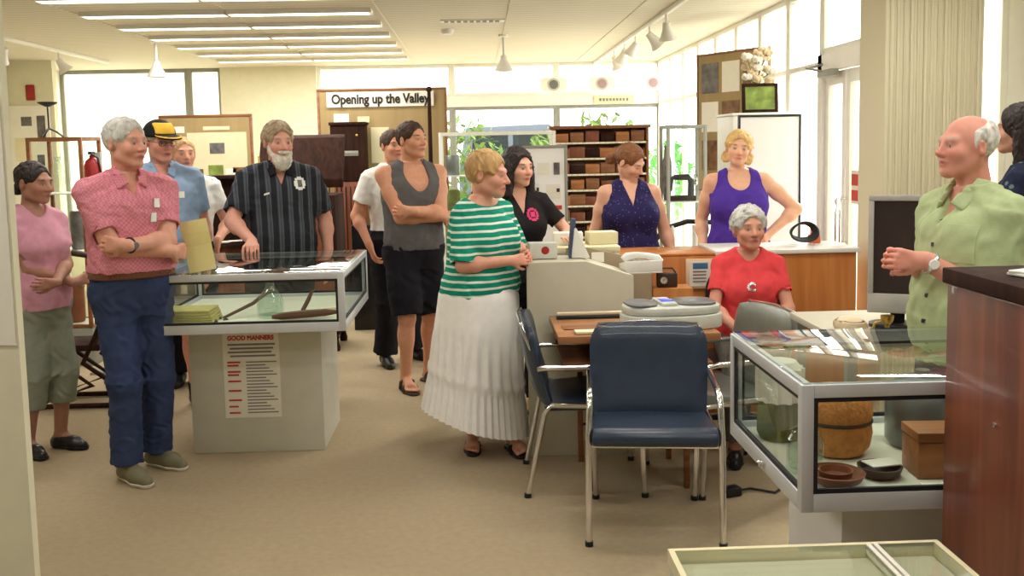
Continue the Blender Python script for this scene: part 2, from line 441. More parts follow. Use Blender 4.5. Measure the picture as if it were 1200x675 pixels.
class Human:
    def __init__(s, name, label, loc, rz, H=1.75, fem=False, w=1.0, wd=1.0, belly=0.0, bust=0.0, lean=0.0, side=0.0, head=(0, 0, 0), hs=1.0,
                 arms=None, legs=None, sit=None, skin=(205, 150, 122), lip=(170, 90, 85), brow=(90, 70, 55), h=.006, feet='shoe', shw=1.0,
                 armw=1.0, legw=1.0, lower=True, nosek=1.0, headoff=(0, 0, 0), cheek=1.0):
        s.K = K = H/1.75; s.H = H; s.h = h; s.fem = fem
        s.root = thing(name, label, 'person', loc, rz)
        hz = .525*H if sit is None else sit
        s.pel = A3((0, 0, hz)); s.T = T = nrm((math.sin(side), -math.sin(lean)*math.cos(side), math.cos(lean)*math.cos(side)))
        s.X = nrm(A3((1, 0, 0))-T*T[0]); s.Fd = np.cross(T, -s.X)          # forward
        s.nb = s.pel+T*.325*H; s.crotch = s.pel-T*.055*H
        if fem: tab = [(-.02, .12, .09), (.13, .178, .122), (.25, .168, .112), (.40, .14, .098), (.55, .145, .105), (.70, .155, .112), (.82, .148, .1), (.92, .105, .075, 0, -.01), (1, .052, .052, 0, -.012)]
        else: tab = [(-.02, .125, .095), (.13, .165, .118), (.25, .162, .113), (.38, .153, .108), (.55, .163, .115), (.70, .176, .125), (.82, .170, .113), (.92, .118, .082, 0, -.01), (1, .06, .058, 0, -.012)]
        T2 = []
        for r in tab:
            r = list(r)+[0]*(5-len(r)); t = r[0]; g = math.exp(-((t-.36)/.19)**2)*belly
            T2.append([t, (r[1]*(w if t < .9 else 1)+.022*g)*K, (r[2]*(wd if t < .9 else 1)+.04*g)*K, 0, (r[4]+.032*g)*K])
        s.tab = T2
        s.sh = {q: s.nb-T*.040*H+s.X*q*.102*H*shw*(.93 if fem else 1) for q in (-1, 1)}
        arms = arms or {}; s.el = {}; s.wr = {}; s.arm = {}
        for q in (-1, 1):
            a = dict(wrist=(q*.24*K, -.04, .50*H), pole=(q*.3, 1, 0), hand=((0, -.15, -1), (-q, 0, 0)), curl=.35, thumb=None); a.update(arms.get(q, {})); s.arm[q] = a
            if 'sh' in a: s.sh[q] = s.sh[q]+A3(a['sh'])
            s.el[q], s.wr[q] = ik(s.sh[q], a['wrist'], .172*H, .150*H, a['pole'])
        s.hip = {q: s.pel+A3((q*.052*H, 0, -.005)) for q in (-1, 1)}
        legs = legs or {}; s.kn = {}; s.an = {}; s.leg = {}
        for q in (-1, 1):
            l = dict(foot=(q*.1*K, 0.0), z=.0, yaw=q*12, pole=(0, -1, 0)); l.update(legs.get(q, {})); s.leg[q] = l
            an = A3((l['foot'][0], l['foot'][1], .085*K+l['z']))
            s.kn[q], s.an[q] = ik(s.hip[q], an, .248*H, .232*H, l['pole'])
        # head
        s.hs = hs*K**.5; yaw, pitch, roll = (math.radians(v) for v in head)
        s.R = rot3(0, 0, yaw) @ rot3(pitch, 0, 0) @ rot3(0, roll, 0)
        s.hc = s.nb+nrm(T*.8+A3((0, 0, .4)))*(.155*H-.118*s.hs+.118*s.hs*0 if False else (H*.155-.118*s.hs))+s.Fd*.028+A3(headoff)
        s.armw = armw; s.legw = legw; s.feet = feet
        ops = []; U = lambda p, k=.02: ops.append(('u', p, k))
        s.torso = lo(s.crotch, s.nb, -s.X, T2); U(s.torso, 0)
        s.shp = [rc(s.nb-T*.025+s.X*q*.05*K-s.Fd*.01, s.sh[q], .040*K, .048*K*(.9 if fem else 1)*armw) for q in (-1, 1)]
        for p in s.shp: U(p, .05)
        s.bustp = []
        if bust:
            for q in (-1, 1): s.bustp.append(el(s.pel+T*.192*H+s.X*q*.075*K*w+s.Fd*(.085*wd*K), (.07*bust*K, .062*bust*K, .068*bust*K)))
            for p in s.bustp: U(p, .04)
        for q in (-1, 1): U(el(s.pel+A3((q*.075*K*w, .06*K, -.02*K)), (.085*K, .08*K, .09*K)), .04)
        for q in (-1, 1):
            a = s.arm[q]; aw = armw*K*(.9 if fem else 1)
            U(rc(s.sh[q], s.el[q], .049*aw, .041*aw), .03); U(el(pl(s.sh[q], s.el[q], .42), .048*aw), .03)
            U(rc(s.el[q], s.wr[q], .041*aw, .0275*aw), .015); U(el(pl(s.el[q], s.wr[q], .25), .043*aw), .03)
        if lower:
            for q in (-1, 1):
                lw = legw*K
                U(rc(s.hip[q], s.kn[q], .085*lw, .057*lw), .04); U(rc(s.kn[q], s.an[q], .054*lw, .036*lw), .02)
                fw_ = nrm(np.cross(s.kn[q]-s.an[q], A3((1, 0, 0)))); back = A3((0, .02*K, 0))
                U(el(pl(s.kn[q], s.an[q], .3)+back, (.052*lw, .055*lw, .1*lw)), .03)
                s.foot_body(q, U)
        # neck and head
        nk = (.047 if fem else .055)*K
        U(rc(s.nb-s.Fd*.012, s.hc+s.R @ A3((0, .022, -.055))*s.hs, nk*1.08, nk), .03)
        for o, p, k in s.HL(s.head_prims(nosek, cheek)): ops.append((o, p, k))
        for q in (-1, 1): s.hand(q, U)
        ops.append(('s', bx((0, 0, -1.0), (3, 3, 1.0)), 0))
        F = Field(ops, h); s.F = F; s.skin, s.lip, s.brow = (A3(lin(c)) for c in (skin, lip, brow))
        s.body = sdf_object('body', F, 'skin', s.root, s.pigment, keep='largest')
    def HL(s, L):
        out = []
        for o, p, k in L:
            g = lambda v: s.hc+s.R @ (A3(v)*s.hs)
            if p[0] == 'rc': p = ('rc', g(p[1]), g(p[2]), p[3]*s.hs, p[4]*s.hs)
            elif p[0] == 'el': p = ('el', g(p[1]), p[2]*s.hs, s.R if p[3] is None else s.R @ p[3])
            elif p[0] == 'bx': p = ('bx', g(p[1]), p[2]*s.hs, s.R if p[3] is None else s.R @ p[3], p[4])
            out.append((o, p, k))
        return out
    def head_prims(s, nk, ck):
        P = []; U = lambda p, k=.02: P.append(('u', p, k)); S = lambda p, k=.01: P.append(('s', p, k))
        j = .92 if s.fem else 1
        U(el((0, .014, .03), (.076, .096, .085)), .03); U(el((0, -.03, -.03), (.058, .066, .08*j)), .03)
        for q in (-1, 1):
            U(rc((q*.045*j, .0, -.056), (q*.013, -.068, -.094*j), .021, .016), .025)
            U(el((q*.036, -.062, -.026), (.026*ck, .026, .024)), .025)
        U(el((0, -.075, -.095*j), (.022, .019, .017)), .02)
        U(rc((-.034, -.077, .024), (.034, -.077, .024), .015, .015), .015)
        for q in (-1, 1): S(el((q*.031, -.099, .003), (.017, .014, .011)), .012); U(el((q*.031, -.0775, .002), .0125), .004)
        U(rc((0, -.088, .012), (0, -.113*nk**.3, -.026*nk), .0085, .0125*nk), .012)
        for q in (-1, 1): U(el((q*.012, -.1, -.03), (.009, .011, .008)), .008)
        U(el((0, -.087, -.062), (.025, .016, .016)), .012)
        S(rc((-.021, -.101, -.0615), (.021, -.101, -.0615), .0035, .0035), .006)
        for q in (-1, 1): U(el((q*.078, .012, -.004), (.011, .02, .032), rot3(0.15, 0, q*.45)), .01); S(el((q*.089, .008, -.002), (.006, .01, .016)), .006)
        return P
    def pigment(s, V):
        n = len(V); c = np.tile(s.skin, (n, 1)); q = (V-s.hc) @ s.R/s.hs; x, y, z = q.T; ax = np.abs(x); fr = (y < -.055)
        def mixin(m, col, f): c[m] = c[m]*(1-f[m][:, None])+np.array(col)*f[m][:, None]
        near = np.linalg.norm(q, axis=1) < .17
        red = s.skin*np.array([1, .76, .72, 1])
        f = np.exp(-(((ax-.04)/.022)**2+((z+.026)/.022)**2))*.55; mixin(near & fr, red, f)
        f = np.exp(-((x/.016)**2+((z+.026)/.018)**2))*.5; mixin(near & fr, red, f)
        f = np.clip(1.6-1.3*np.sqrt((x/.027)**2+((z+.0615)/.011)**2), 0, 1); mixin(near & (y < -.075), s.lip, f)
        f = np.clip(1.5-1.4*np.sqrt((x/.026)**2+((z+.0615)/.0032)**2), 0, 1)*.7; mixin(near & (y < -.07), s.lip*.35, f)
        f = np.clip(1.5-1.2*np.sqrt(((ax-.034)/.019)**2+((z-.0255-.0015)/.0055)**2), 0, 1); mixin(near & fr, s.brow, f)
        f = np.clip(1.8-1.4*np.sqrt(((ax-.031)/.0135)**2+((z-.002)/.007)**2), 0, 1); mixin(near & fr, s.brow*.45, f*.75)
        f = np.clip(1.9-1.6*np.sqrt(((ax-.031)/.011)**2+((z-.001)/.005)**2), 0, 1); mixin(near & fr, lin((205, 195, 185)), f)
        f = np.clip(2.0-1.6*np.sqrt(((ax-.031)/.0055)**2+((z-.001)/.0055)**2), 0, 1); mixin(near & fr, lin((38, 30, 28)), f)
        for k in (-1, 1):
            hq = s.wr[k]+nrm(A3(s.arm[k]['hand'][0]))*.15*s.K; d = np.linalg.norm(V-hq, axis=1); mixin(d < .14, red, np.clip(1-d/.14, 0, 1)*.45)
        c[:, 3] = 1; return c
    def hand(s, q, U):
        a = s.arm[q]; w = s.wr[q]; d, n = a['hand']; d = nrm(d); n = A3(n); n = nrm(n-d*(n@d)); K = s.K*(.92 if s.fem else 1)
        l = np.cross(d, n)*q if a['thumb'] is None else nrm(a['thumb'])      # thumb side
        l = nrm(l-d*(l@d)); cu = a['curl']
        U(rc(w-d*.02*K, w+d*.03*K, .024*K, .021*K), .012)
        for j in range(4):
            of = (.030, .0105, -.0095, -.028)[j]*K; kn = w+d*(.088, .092, .087, .078)[j]*K+l*of
            U(rc(w+d*.02*K+l*of*.5, kn, .0135*K, .0112*K), .012 if j else .01)
            ang = cu*.7; p = kn; L = (.074, .082, .076, .06)[j]*K; sp = l*(.10, .03, -.04, -.12)[j]
            for i, fr in enumerate((.46, .3, .24)):
                dd = nrm(d*math.cos(ang)+n*math.sin(ang)+sp*(1-min(cu, 1)*.6)); e = p+dd*L*fr
                U(rc(p, e, (.0092, .0084, .0076)[i]*K, (.0084, .0076, .0066)[i]*K), .003); p = e; ang += cu*(1.15, .9, .5)[i]
        p = w+d*.022*K+l*.022*K; t1 = nrm(d*.75+l*.62+n*.35); e = p+t1*.044*K; U(rc(p, e, .0135*K, .0115*K), .012)
        t2 = nrm(d*.9+l*.25+n*(.3+cu*.3)); f = e+t2*.032*K; U(rc(e, f, .0105*K, .0095*K), .004)
        t3 = nrm(d*.9-l*.05+n*(.4+cu*.5)); U(rc(f, f+t3*.025*K, .0095*K, .0075*K), .003)
    def foot_frame(s, q):
        y = math.radians(s.leg[q]['yaw']); f = A3((math.sin(y), -math.cos(y), 0)); r = A3((math.cos(y), math.sin(y), 0))
        o = A3((s.an[q][0], s.an[q][1], s.leg[q]['z'])); return o, f, r
    def foot_body(s, q, U):
        o, f, r = s.foot_frame(q); K = s.K; z = A3((0, 0, 1)); b = s.feet == 'bare'
        lift = .02 if b else .022
        P = lambda u, v, t: o+f*u*K+r*v*K+z*(t*K+lift*(1 if b else 1))
        U(rc(P(-.03, 0, .028), P(.10, 0, .028), .028*K, .026*K), .02); U(rc(P(0, 0, .06), P(.11, .0, .026), .033*K, .022*K), .02)
        U(rc(P(.1, .024, .02), P(.1, -.024, .018), .021*K, .017*K), .02)
        if b:
            sd = -q
            for j in range(5):
                v = sd*(.032, .013, -.003, -.018, -.031)[j]; L = (.175, .172, .163, .152, .138)[j]
                U(rc(P(.11, v, .016), P(L, v*1.1, .010), .012*K, (.0125, .009, .0085, .008, .0075)[j]*K), .004)
        else: U(rc(P(.1, 0, .02), P(.15, 0, .014), .02*K, .014*K), .01)
    # ---- clothing
    def infl(s, d, t0, t1, extra=None, drop=True):
        tt = np.array([r[0] for r in s.tab]); cols = np.array(s.tab); out = []
        for t in np.unique(np.concatenate([[t0, t1], tt[(tt > t0) & (tt < t1)]])):
            v = [np.interp(t, tt, cols[:, i]) for i in range(1, 5)]
            if t < .13 and drop: v[0] = np.interp(.13, tt, cols[:, 1]); v[1] = np.interp(.13, tt, cols[:, 2])
            e = extra(t) if extra else 0
            out.append((t, v[0]+d+e, v[1]+d+e, v[2], v[3]))
        return lo(s.crotch, s.nb, -s.X, out)
    def top(s, name, m, hem=.12, sleeve=.6, d=.014, neck='crew', loose=.0, noise=(.0022, .13), seed=1, sl_d=.014, low=.0, label=None, flare=.0, parent=None):
        ops = []; K = s.K; U = lambda p, k=.02: ops.append(('u', p, k)); Sb = lambda p, k=.006: ops.append(('s', p, k))
        ex = lambda t: loose*math.exp(-((t-.3)/.25)**2)+flare*max(0, .35-t)
        U(s.infl(d, hem, 1.02, ex), 0)
        for p in s.shp: U(rc(p[1], p[2], p[3]+d*.7, p[4]+d*.6), .045)
        for p in s.bustp: U(el(p[1], p[2]+d), .05)
        aw = s.armw*K*(.9 if s.fem else 1)
        for q in (-1, 1):
            if sleeve > 0:
                e = pl(s.sh[q], s.el[q], min(sleeve, 1)); fl = sl_d
                ax = nrm(s.el[q]-s.sh[q]); sd = np.cross(ax, (0, .3, 1))
                U(lo(s.sh[q], e, sd, [(0, .048*aw+d*.8, .048*aw+d*.8), (1, .047*aw+fl, .047*aw+fl)], 2), .03)
                if sleeve > 1:
                    e2 = pl(s.el[q], s.wr[q], sleeve-1); U(rc(e, e, .045*aw+fl, .045*aw+fl), .01)
                    ax2 = nrm(s.wr[q]-s.el[q]); U(lo(e, e2, np.cross(ax2, (.1, .3, 1)), [(0, .044*aw+fl, .044*aw+fl), (1, .036*aw+fl, .036*aw+fl)], 2), .02)
        if noise: s_noise = (noise[0], noise[1], seed)
        else: s_noise = None
        F = Field(ops, s.h, noise=s_noise)
        G = lambda o, p, k=.005: F.apply(o, p, k)
        if sleeve > 0:
            for q in (-1, 1):
                A, B = (s.sh[q], s.el[q]) if sleeve <= 1 else (s.el[q], s.wr[q]); ft = sleeve if sleeve <= 1 else sleeve-1
                e = pl(A, B, ft); ax = nrm(B-A); r = (.047 if sleeve <= 1 else .036)*aw+sl_d-.009
                G('s', lo(e-ax*.025, e+ax*.05, np.cross(ax, (.1, .3, 1)), [(0, r, r), (1, r, r)], 2))
        else:
            for q in (-1, 1):
                G('s', lo(s.sh[q]+s.X*q*.012*K-s.T*.075*K, s.sh[q]+s.X*q*.012*K+s.T*.2, s.Fd, [(0, .05*K*s.armw, .035*K), (.3, .064*K*s.armw, .047*K), (1, .07*K*s.armw, .052*K)], 2.2), .02)
        # neckline
        nbp = s.nb
        if neck == 'crew': G('s', rc(nbp-s.T*.005, nbp+s.T*.1+s.Fd*.06, .066*K+low, .09*K+low), .008); G('s', rc(nbp+s.Fd*.06-s.T*.0, nbp+s.Fd*.1-s.T*.01, .05*K+low, .05*K+low), .01)
        if neck == 'boat': G('s', el(nbp+s.Fd*.025+s.T*.012, (.13*K, .11*K, .055*K)), .01)
        if neck in ('v', 'collar'):
            G('s', rc(nbp+s.T*.005, nbp+s.T*.1+s.Fd*.02, .062*K, .08*K), .006)
            dl = .09 if neck == 'collar' else .13
            R = np.array([s.X, -s.Fd, s.T]).T
            for i in range(7):
                u = i/6; G('s', el(nbp+s.Fd*(.055+.1*u)*K-s.T*(dl+low)*u*K, ((.05*(1-u)+.007)*K, .06, .03), R), .004)
        if neck == 'scoop': G('s', el(nbp+s.Fd*.09*K-s.T*(.03+low)*K, (.082*K, .13*K, (.1+low)*K)), .01); G('s', rc(nbp, nbp+s.T*.1, .075*K, .09*K), .01)
        # hollow hem
        G('s', s.infl(d-.010, hem-.08, hem+.05, ex), .003)
        s.TF = F
        return sdf_object(name, F, m, parent or s.root, label=label, keep='largest', relax=3)
    def collar(s, m, r=.066, hgt=.038, open_=.05, flap=True, label=None):
        K = s.K; ops = []; up_ = nrm(s.T-s.Fd*.25); R = np.array([s.X, -s.Fd, s.T]).T
        a = s.nb-s.T*.012-s.Fd*.004
        ops.append(('u', lo(a, a+up_*hgt*K*1.15, -s.X, [(0, (r+.026)*K, (r+.024)*K), (.45, (r+.016)*K, (r+.016)*K), (1, (r+.006)*K, (r+.006)*K)], 2), 0))
        if flap:
            for q in (-1, 1):
                c = s.nb+s.X*q*.052*K+s.Fd*.078*K-s.T*.028*K
                ops.append(('u', bx(c, (.030*K, .008, .036*K), R @ rot3(-.55, q*.55, q*.45), .006), .012))
        F = Field(ops, min(s.h, .005))
        F.apply('s', lo(a-up_*.05, a+up_*.15, -s.X, [(0, r*K, r*K), (1, r*K*.97, r*K*.97)], 2), .002)
        for i in range(5):
            u = i/4; F.apply('s', bx(s.nb+s.Fd*.12*K+s.T*(.05-.12*u)*K, (open_*(1-u)*K+.006, .09*K, .025*K), R, .003), .004)
        return sdf_object('collar', F, m, s.root, label=label)
    def trousers(s, name, m, waist=.3, hem=.93, d=.012, thigh=.0, knee=.0, cuff=.0, noise=(.0028, .15), seed=3, label=None, fly=True):
        """hem: 0..1 along the thigh is shorts, 1..2 continues along the shin"""
        K = s.K; lw = s.legw*K; ops = [('u', s.infl(d, -.02, waist, None, False), 0)]
        for q in (-1, 1): ops.append(('u', el(s.pel+A3((q*.075*K, .06*K, -.02*K)), (.085*K+d, .08*K+d, .09*K+d)), .04))
        for q in (-1, 1):
            a, b, c = s.hip[q], s.kn[q], s.an[q]; ax = nrm(b-a)
            e = pl(a, b, min(hem, 1))
            ops.append(('u', lo(a-ax*.02, e, (1, 0, 0), [(0, .088*lw+d, .092*lw+d), (.55, .08*lw+d+thigh, .08*lw+d+thigh), (1, .062*lw+d+thigh+knee, .064*lw+d+thigh+knee)], 2.1), .06))
            if hem > 1:
                e2 = pl(b, c, hem-1); ops.append(('u', el(b, .062*lw+d+knee), .02))
                ops.append(('u', lo(b, e2, (1, 0, 0), [(0, .060*lw+d+knee, .064*lw+d+knee), (.4, .058*lw+d+knee, .066*lw+d+knee), (1, .046*lw+d+cuff, .048*lw+d+cuff)], 2.1), .03))
        F = Field(ops, s.h, noise=(noise[0], noise[1], seed))
        for q in (-1, 1):
            a, b = (s.hip[q], s.kn[q]) if hem <= 1 else (s.kn[q], s.an[q]); ft = hem if hem <= 1 else hem-1; e = pl(a, b, ft); ax = nrm(b-a)
            r = ((.062*lw+thigh+knee) if hem <= 1 else (.046*lw+cuff))+d-.009
            F.apply('s', lo(e-ax*.04, e+ax*.06, (1, 0, 0), [(0, r, r), (1, r, r)], 2), .003)
        F.apply('s', bx((0, 0, -1.0), (3, 3, 1.008)), 0)
        s.PF = F
        return sdf_object(name, F, m, s.root, label=label, keep='largest', relax=3)
    def belt(s, m, t=.3, d=.018, w=.035):
        a = t-w/(.38*s.H)/2; F = Field([('u', s.infl(d, a, a+w/(.38*s.H)), 0)], .005)
        F.apply('s', s.infl(d-.007, a-.1, a+.2), 0)
        o = sdf_object('belt', F, m, s.root); s.BF = F
        return o
    def shoes(s, m, sole, h=None, ankle=.075, label=None, wide=1.0, long=1.0):
        K = s.K
        for q in (-1, 1):
            o, f, r = s.foot_frame(q); z = A3((0, 0, 1)); P = lambda u, v, t: o+f*u*K*long+r*v*K+z*t*K
            g = [rc(P(-.032, 0, .04), P(.1, 0, .036), .037*K*wide, .041*K*wide), rc(P(.1, 0, .034), P(.165, -q*.004, .026), .043*K*wide, .03*K*wide)]
            ops = [('u', g[0], 0), ('u', g[1], .02), ('u', rc(P(-.008, 0, .05), P(-.008, 0, ankle), .042*K, .043*K), .025), ('u', rc(P(0, 0, .075), P(.1, 0, .045), .035*K, .03*K), .02)]
            F = Field(ops, min(s.h, .005)); F.apply('s', bx((o[0], o[1], o[2]-1.0+.016), (1, 1, 1.0)), 0)
            F.apply('s', lo(P(-.008, 0, ankle-.012), P(-.008, 0, ankle+.1), r, [(0, .034*K, .04*K), (1, .04*K, .046*K)], 2), .004)
            sh = sdf_object('shoe', F, m, s.root, label=label)
            F2 = Field([('u', rc(g[0][1], g[0][2], g[0][3]+.005, g[0][4]+.005), 0), ('u', rc(g[1][1], g[1][2], g[1][3]+.005, g[1][4]+.005), .02)], min(s.h, .005))
            F2.apply('s', bx((o[0], o[1], o[2]-1.0), (1, 1, 1.0)), 0); F2.apply('s', bx((o[0], o[1], o[2]+1.02), (1, 1, 1.0)), 0)
            sdf_object('sole', F2, sole, sh, relax=0)
    def socks(s, m, top=.2):
        for q in (-1, 1):
            e = pl(s.an[q], s.kn[q], top); F = Field([('u', rc(s.an[q]-A3((0, 0, .03)), e, .041*s.K, .05*s.K), 0)], .005)
            F.apply('s', rc(e+nrm(e-s.an[q])*.03, e+nrm(e-s.an[q])*.15, .07, .07), 0)
            sdf_object('sock', F, m, s.root)
    def sandals(s, m, strap=None, thong=True):
        K = s.K
        for q in (-1, 1):
            o, f, r = s.foot_frame(q); z = A3((0, 0, 1)); P = lambda u, v, t: o+f*u*K+r*v*K+z*t*K
            F = Field([('u', rc(P(-.035, 0, .01), P(.09, 0, .01), .04*K, .046*K), 0), ('u', rc(P(.09, 0, .01), P(.155, -q*.008, .01), .047*K, .04*K), .02)], .005)
            F.apply('s', bx((o[0], o[1], o[2]-1.0), (1, 1, 1.0)), 0); F.apply('s', bx((o[0], o[1], o[2]+1.019), (1, 1, 1.0)), 0)
            so = sdf_object('sandal', F, m, s.root, relax=0)
            b = MB()
            if thong:
                toe = P(.135, -q*.016, .026)
                for v in (-1, 1): b.tube([toe, P(.11, v*.018-q*.01, .052), P(.075, v*.036, .05), P(.045, v*.044, .02)], .006, 8)
            else:
                b.tube([P(.09, -.05, .015), P(.09, -.042, .04), P(.09, 0, .062), P(.09, .042, .04), P(.09, .05, .015)], .012, 8)
                b.tube([P(.01, -.044, .015), P(.02, -.042, .06), P(.035, 0, .092), P(.02, .042, .06), P(.01, .044, .015)], .012, 8)
            b.build('strap', strap or m, so)
    def hair(s, m, kind='short', extra=(), t=.0, noise=(.003, .03), name='hair', label=None, seed=5, line=0.0, cut=-.07):
        P = []; U = lambda p, k=.015: P.append(('u', p, k)); S = lambda p, k=.01: P.append(('s', p, k))
        U(el((0, .016, .034), (.083+t, .1+t, .09+t)), 0)
        for o, p, k in extra:
            if o == 'u': U(p, k)
        F = Field(s.HL(P), min(s.h, .005), noise=(noise[0], noise[1], seed, (1, 1, .5)))
        C_ = [('s', el((0, -.105, -.035), (.07, .08, .113+line)), .018)]
        if kind != 'long':
            C_.append(('s', bx((0, -.0, cut-.15), (.2, .3, .15), rot3(-.12, 0, 0)), .012))
            for q in (-1, 1): C_.append(('s', el((q*.085, -.035, -.05), (.035, .04, .065)), .012)); C_.append(('s', el((q*.09, .012, -.015), (.022, .024, .034)), .006))
        if kind == 'bald': C_.append(('s', bx((0, -.15, .0), (.2, .13, .2)), .012)); C_.append(('s', el((0, -.055, .115), (.115, .12, .07)), .02))
        C_ += [x for x in extra if x[0] == 's']
        for o, p, k in s.HL(C_): F.apply(o, p, k)
        return sdf_object(name, F, m, s.root, label=label)
    def hp(s, v): return s.hc+s.R @ (A3(v)*s.hs)
    def glasses(s, m='dark_metal'):
        b = MB()
        for q in (-1, 1):
            b.tube([s.hp((q*.031+.021*math.cos(a), -.103+.004*abs(math.cos(a)), .001+.016*math.sin(a))) for a in np.linspace(0, 2*PI, 17)[:-1]], .0018, 6, closed=True)
            b.tube([s.hp((q*.052, -.099, .005)), s.hp((q*.077, -.06, .008)), s.hp((q*.082, .005, .006))], .0018, 6)
        b.tube([s.hp((-.011, -.105, .004)), s.hp((0, -.108, .008)), s.hp((.011, -.105, .004))], .0018, 6)
        return b.build('glasses', m, s.root)
    def watch(s, q, m='dark_rubber', face='white_plastic', r=.033):
        ax = nrm(s.wr[q]-s.el[q]); c = s.wr[q]-ax*.025; d = .010
        n = -A3(s.arm[q]['hand'][1]); n = nrm(n-ax*(n@ax)); u = np.cross(ax, n)
        b = MB(); pts = [c+(n*math.cos(a)+u*math.sin(a))*r for a in np.linspace(0, 2*PI, 21)[:-1]]
        b.tube(pts, .0075, 8, closed=True); w = b.build('watch', m, s.root)
        b = MB(); M = Matrix(np.column_stack([u, ax, n]).tolist()).to_4x4()
        b.lathe([(0, 0), (.017, 0), (.018, .004), (.015, .008), (0, .008)], c+n*(r+.003), 16, M=M.to_3x3()); b.build('dial', face, w)
        return w
# ------------------------------------------------------------------ materials
def carpet():
    m = mat('carpet', (176, 158, 130), .95, var=.05, scale=30, bump=.5, bscale=420, spec=.1)
    return m
carpet()
def ceil_mat():
    m = mat('ceiling_panel', (200, 188, 160), .8, var=.03); N, L, b = nodes(m)
    tc = N.new('ShaderNodeTexCoord'); w = N.new('ShaderNodeTexWave'); w.wave_type = 'BANDS'; w.bands_direction = 'Y'
    w.inputs['Scale'].default_value = 3.2; w.inputs['Distortion'].default_value = .2
    L.new(tc.outputs['Object'], w.inputs['Vector']); rp = N.new('ShaderNodeValToRGB')
    rp.color_ramp.elements[0].color = lin((202, 195, 176)); rp.color_ramp.elements[1].color = lin((226, 220, 202)); rp.color_ramp.elements[1].position = .35
    L.new(w.outputs['Fac'], rp.inputs[0]); L.new(rp.outputs[0], b.inputs['Base Color'])
ceil_mat()
mat('cream_wall', (226, 222, 196), .8, var=.03); mat('pale_wall', (222, 220, 196), .8, var=.03)
def ribbed():
    m = mat('ribbed_cladding', (208, 198, 160), .7); N, L, b = nodes(m)
    tc = N.new('ShaderNodeTexCoord'); w = N.new('ShaderNodeTexWave'); w.wave_type = 'BANDS'; w.bands_direction = 'X'; w.inputs['Scale'].default_value = 11
    L.new(tc.outputs['Object'], w.inputs['Vector']); rp = N.new('ShaderNodeValToRGB')
    rp.color_ramp.elements[0].color = lin((214, 206, 176)); rp.color_ramp.elements[1].color = lin((228, 221, 192)); rp.color_ramp.elements[1].position = .4
    L.new(w.outputs['Fac'], rp.inputs[0]); L.new(rp.outputs[0], b.inputs['Base Color'])
    bp = N.new('ShaderNodeBump'); bp.inputs['Strength'].default_value = .25; bp.inputs['Distance'].default_value = .01
    L.new(w.outputs['Fac'], bp.inputs['Height']); L.new(bp.outputs[0], b.inputs['Normal'])
ribbed()
mat('white_frame', (236, 234, 226), .4, var=.02); mat('grey_frame', (150, 150, 142), .45, var=.03); mat('aluminium', (206, 208, 212), .35, .2, var=.03)
mat('chrome', (225, 225, 228), .12, 1.0, var=.02); mat('dark_metal', (45, 45, 47), .4, .4); mat('black_plastic', (28, 28, 30), .4); mat('white_plastic', (228, 226, 220), .35, var=.02)
mat('dark_rubber', (30, 30, 32), .6); mat('paper', (238, 234, 222), .8, var=.02); mat('paper_cream', (226, 216, 178), .8, var=.03); mat('yellow_card', (228, 218, 150), .75, var=.03)
mat('red_ink', (205, 70, 62), .7); mat('grey_ink', (130, 128, 128), .8); mat('dark_ink', (52, 46, 42), .8); mat('photo_print', (105, 100, 98), .5, var=.5, scale=14); mat('photo_print_brown', (120, 84, 50), .5, var=.5, scale=14); mat('photo_print_green', (130, 150, 70), .5, var=.4, scale=14)
mat('laminate_grey', (192, 186, 166), .6, var=.03); mat('pedestal_grey', (206, 204, 190), .6, var=.03); mat('pedestal_white', (214, 214, 212), .55, var=.02); mat('taupe_board', (150, 132, 104), .6, var=.05)
wood('counter_wood', (178, 106, 48), (200, 130, 66), 'Z', 4, .38, .15); wood('mahogany', (98, 46, 32), (128, 66, 46), 'Z', 5, .38, .2); wood('desk_wood', (150, 100, 62), (172, 120, 78), 'X', 5, .45)
wood('dark_wood', (40, 23, 18), (60, 36, 27), 'Z', 6, .8, 0); MATS['dark_wood'].node_tree.nodes['Principled BSDF'].inputs['Specular IOR Level'].default_value = .12; wood('red_wood', (112, 60, 38), (140, 80, 52), 'Z', 6, .5); wood('board_tan', (160, 136, 92), (172, 148, 104), 'Z', 3, .8, 0); wood('brown_wood', (120, 74, 44), (146, 96, 60), 'X', 6, .45); wood('box_wood', (150, 92, 50), (178, 116, 68), 'X', 6, .5)
mat('bottle_wood', (96, 58, 36), .5, var=.2)
glass('pane', (252, 254, 252), .05); glass('case_glass', (251, 254, 252), .05); glass('top_glass', (248, 253, 250), .17); glass('bottle_glass', (244, 250, 247), .14, .05); glass('frosted_sticker', (200, 205, 200), .05, .4)
mat('screen', (52, 42, 42), .25, var=.05); mat('monitor_grey', (176, 172, 166), .45)
mat('blue_vinyl', (42, 54, 72), .33, var=.08, bump=.12, bscale=180, coat=.15); mat('grey_vinyl', (120, 122, 112), .35, coat=.2)
mat('cloth_olive', (198, 186, 118), .85, var=.12)
mat('tray_white', (226, 224, 206), .8, var=.03)
mat('tube_light', (255, 252, 240), .5, emit=6.0, var=0)
mat('red_paint', (160, 38, 36), .4); mat('foliage', (92, 116, 50), .7, var=.4, scale=9); mat('bright_green', (110, 190, 90), .6); mat('asphalt', (196, 192, 184), .9); mat('vehicle_paint', (74, 82, 96), .3, coat=.4); mat('vehicle_glass', (40, 46, 52), .1)
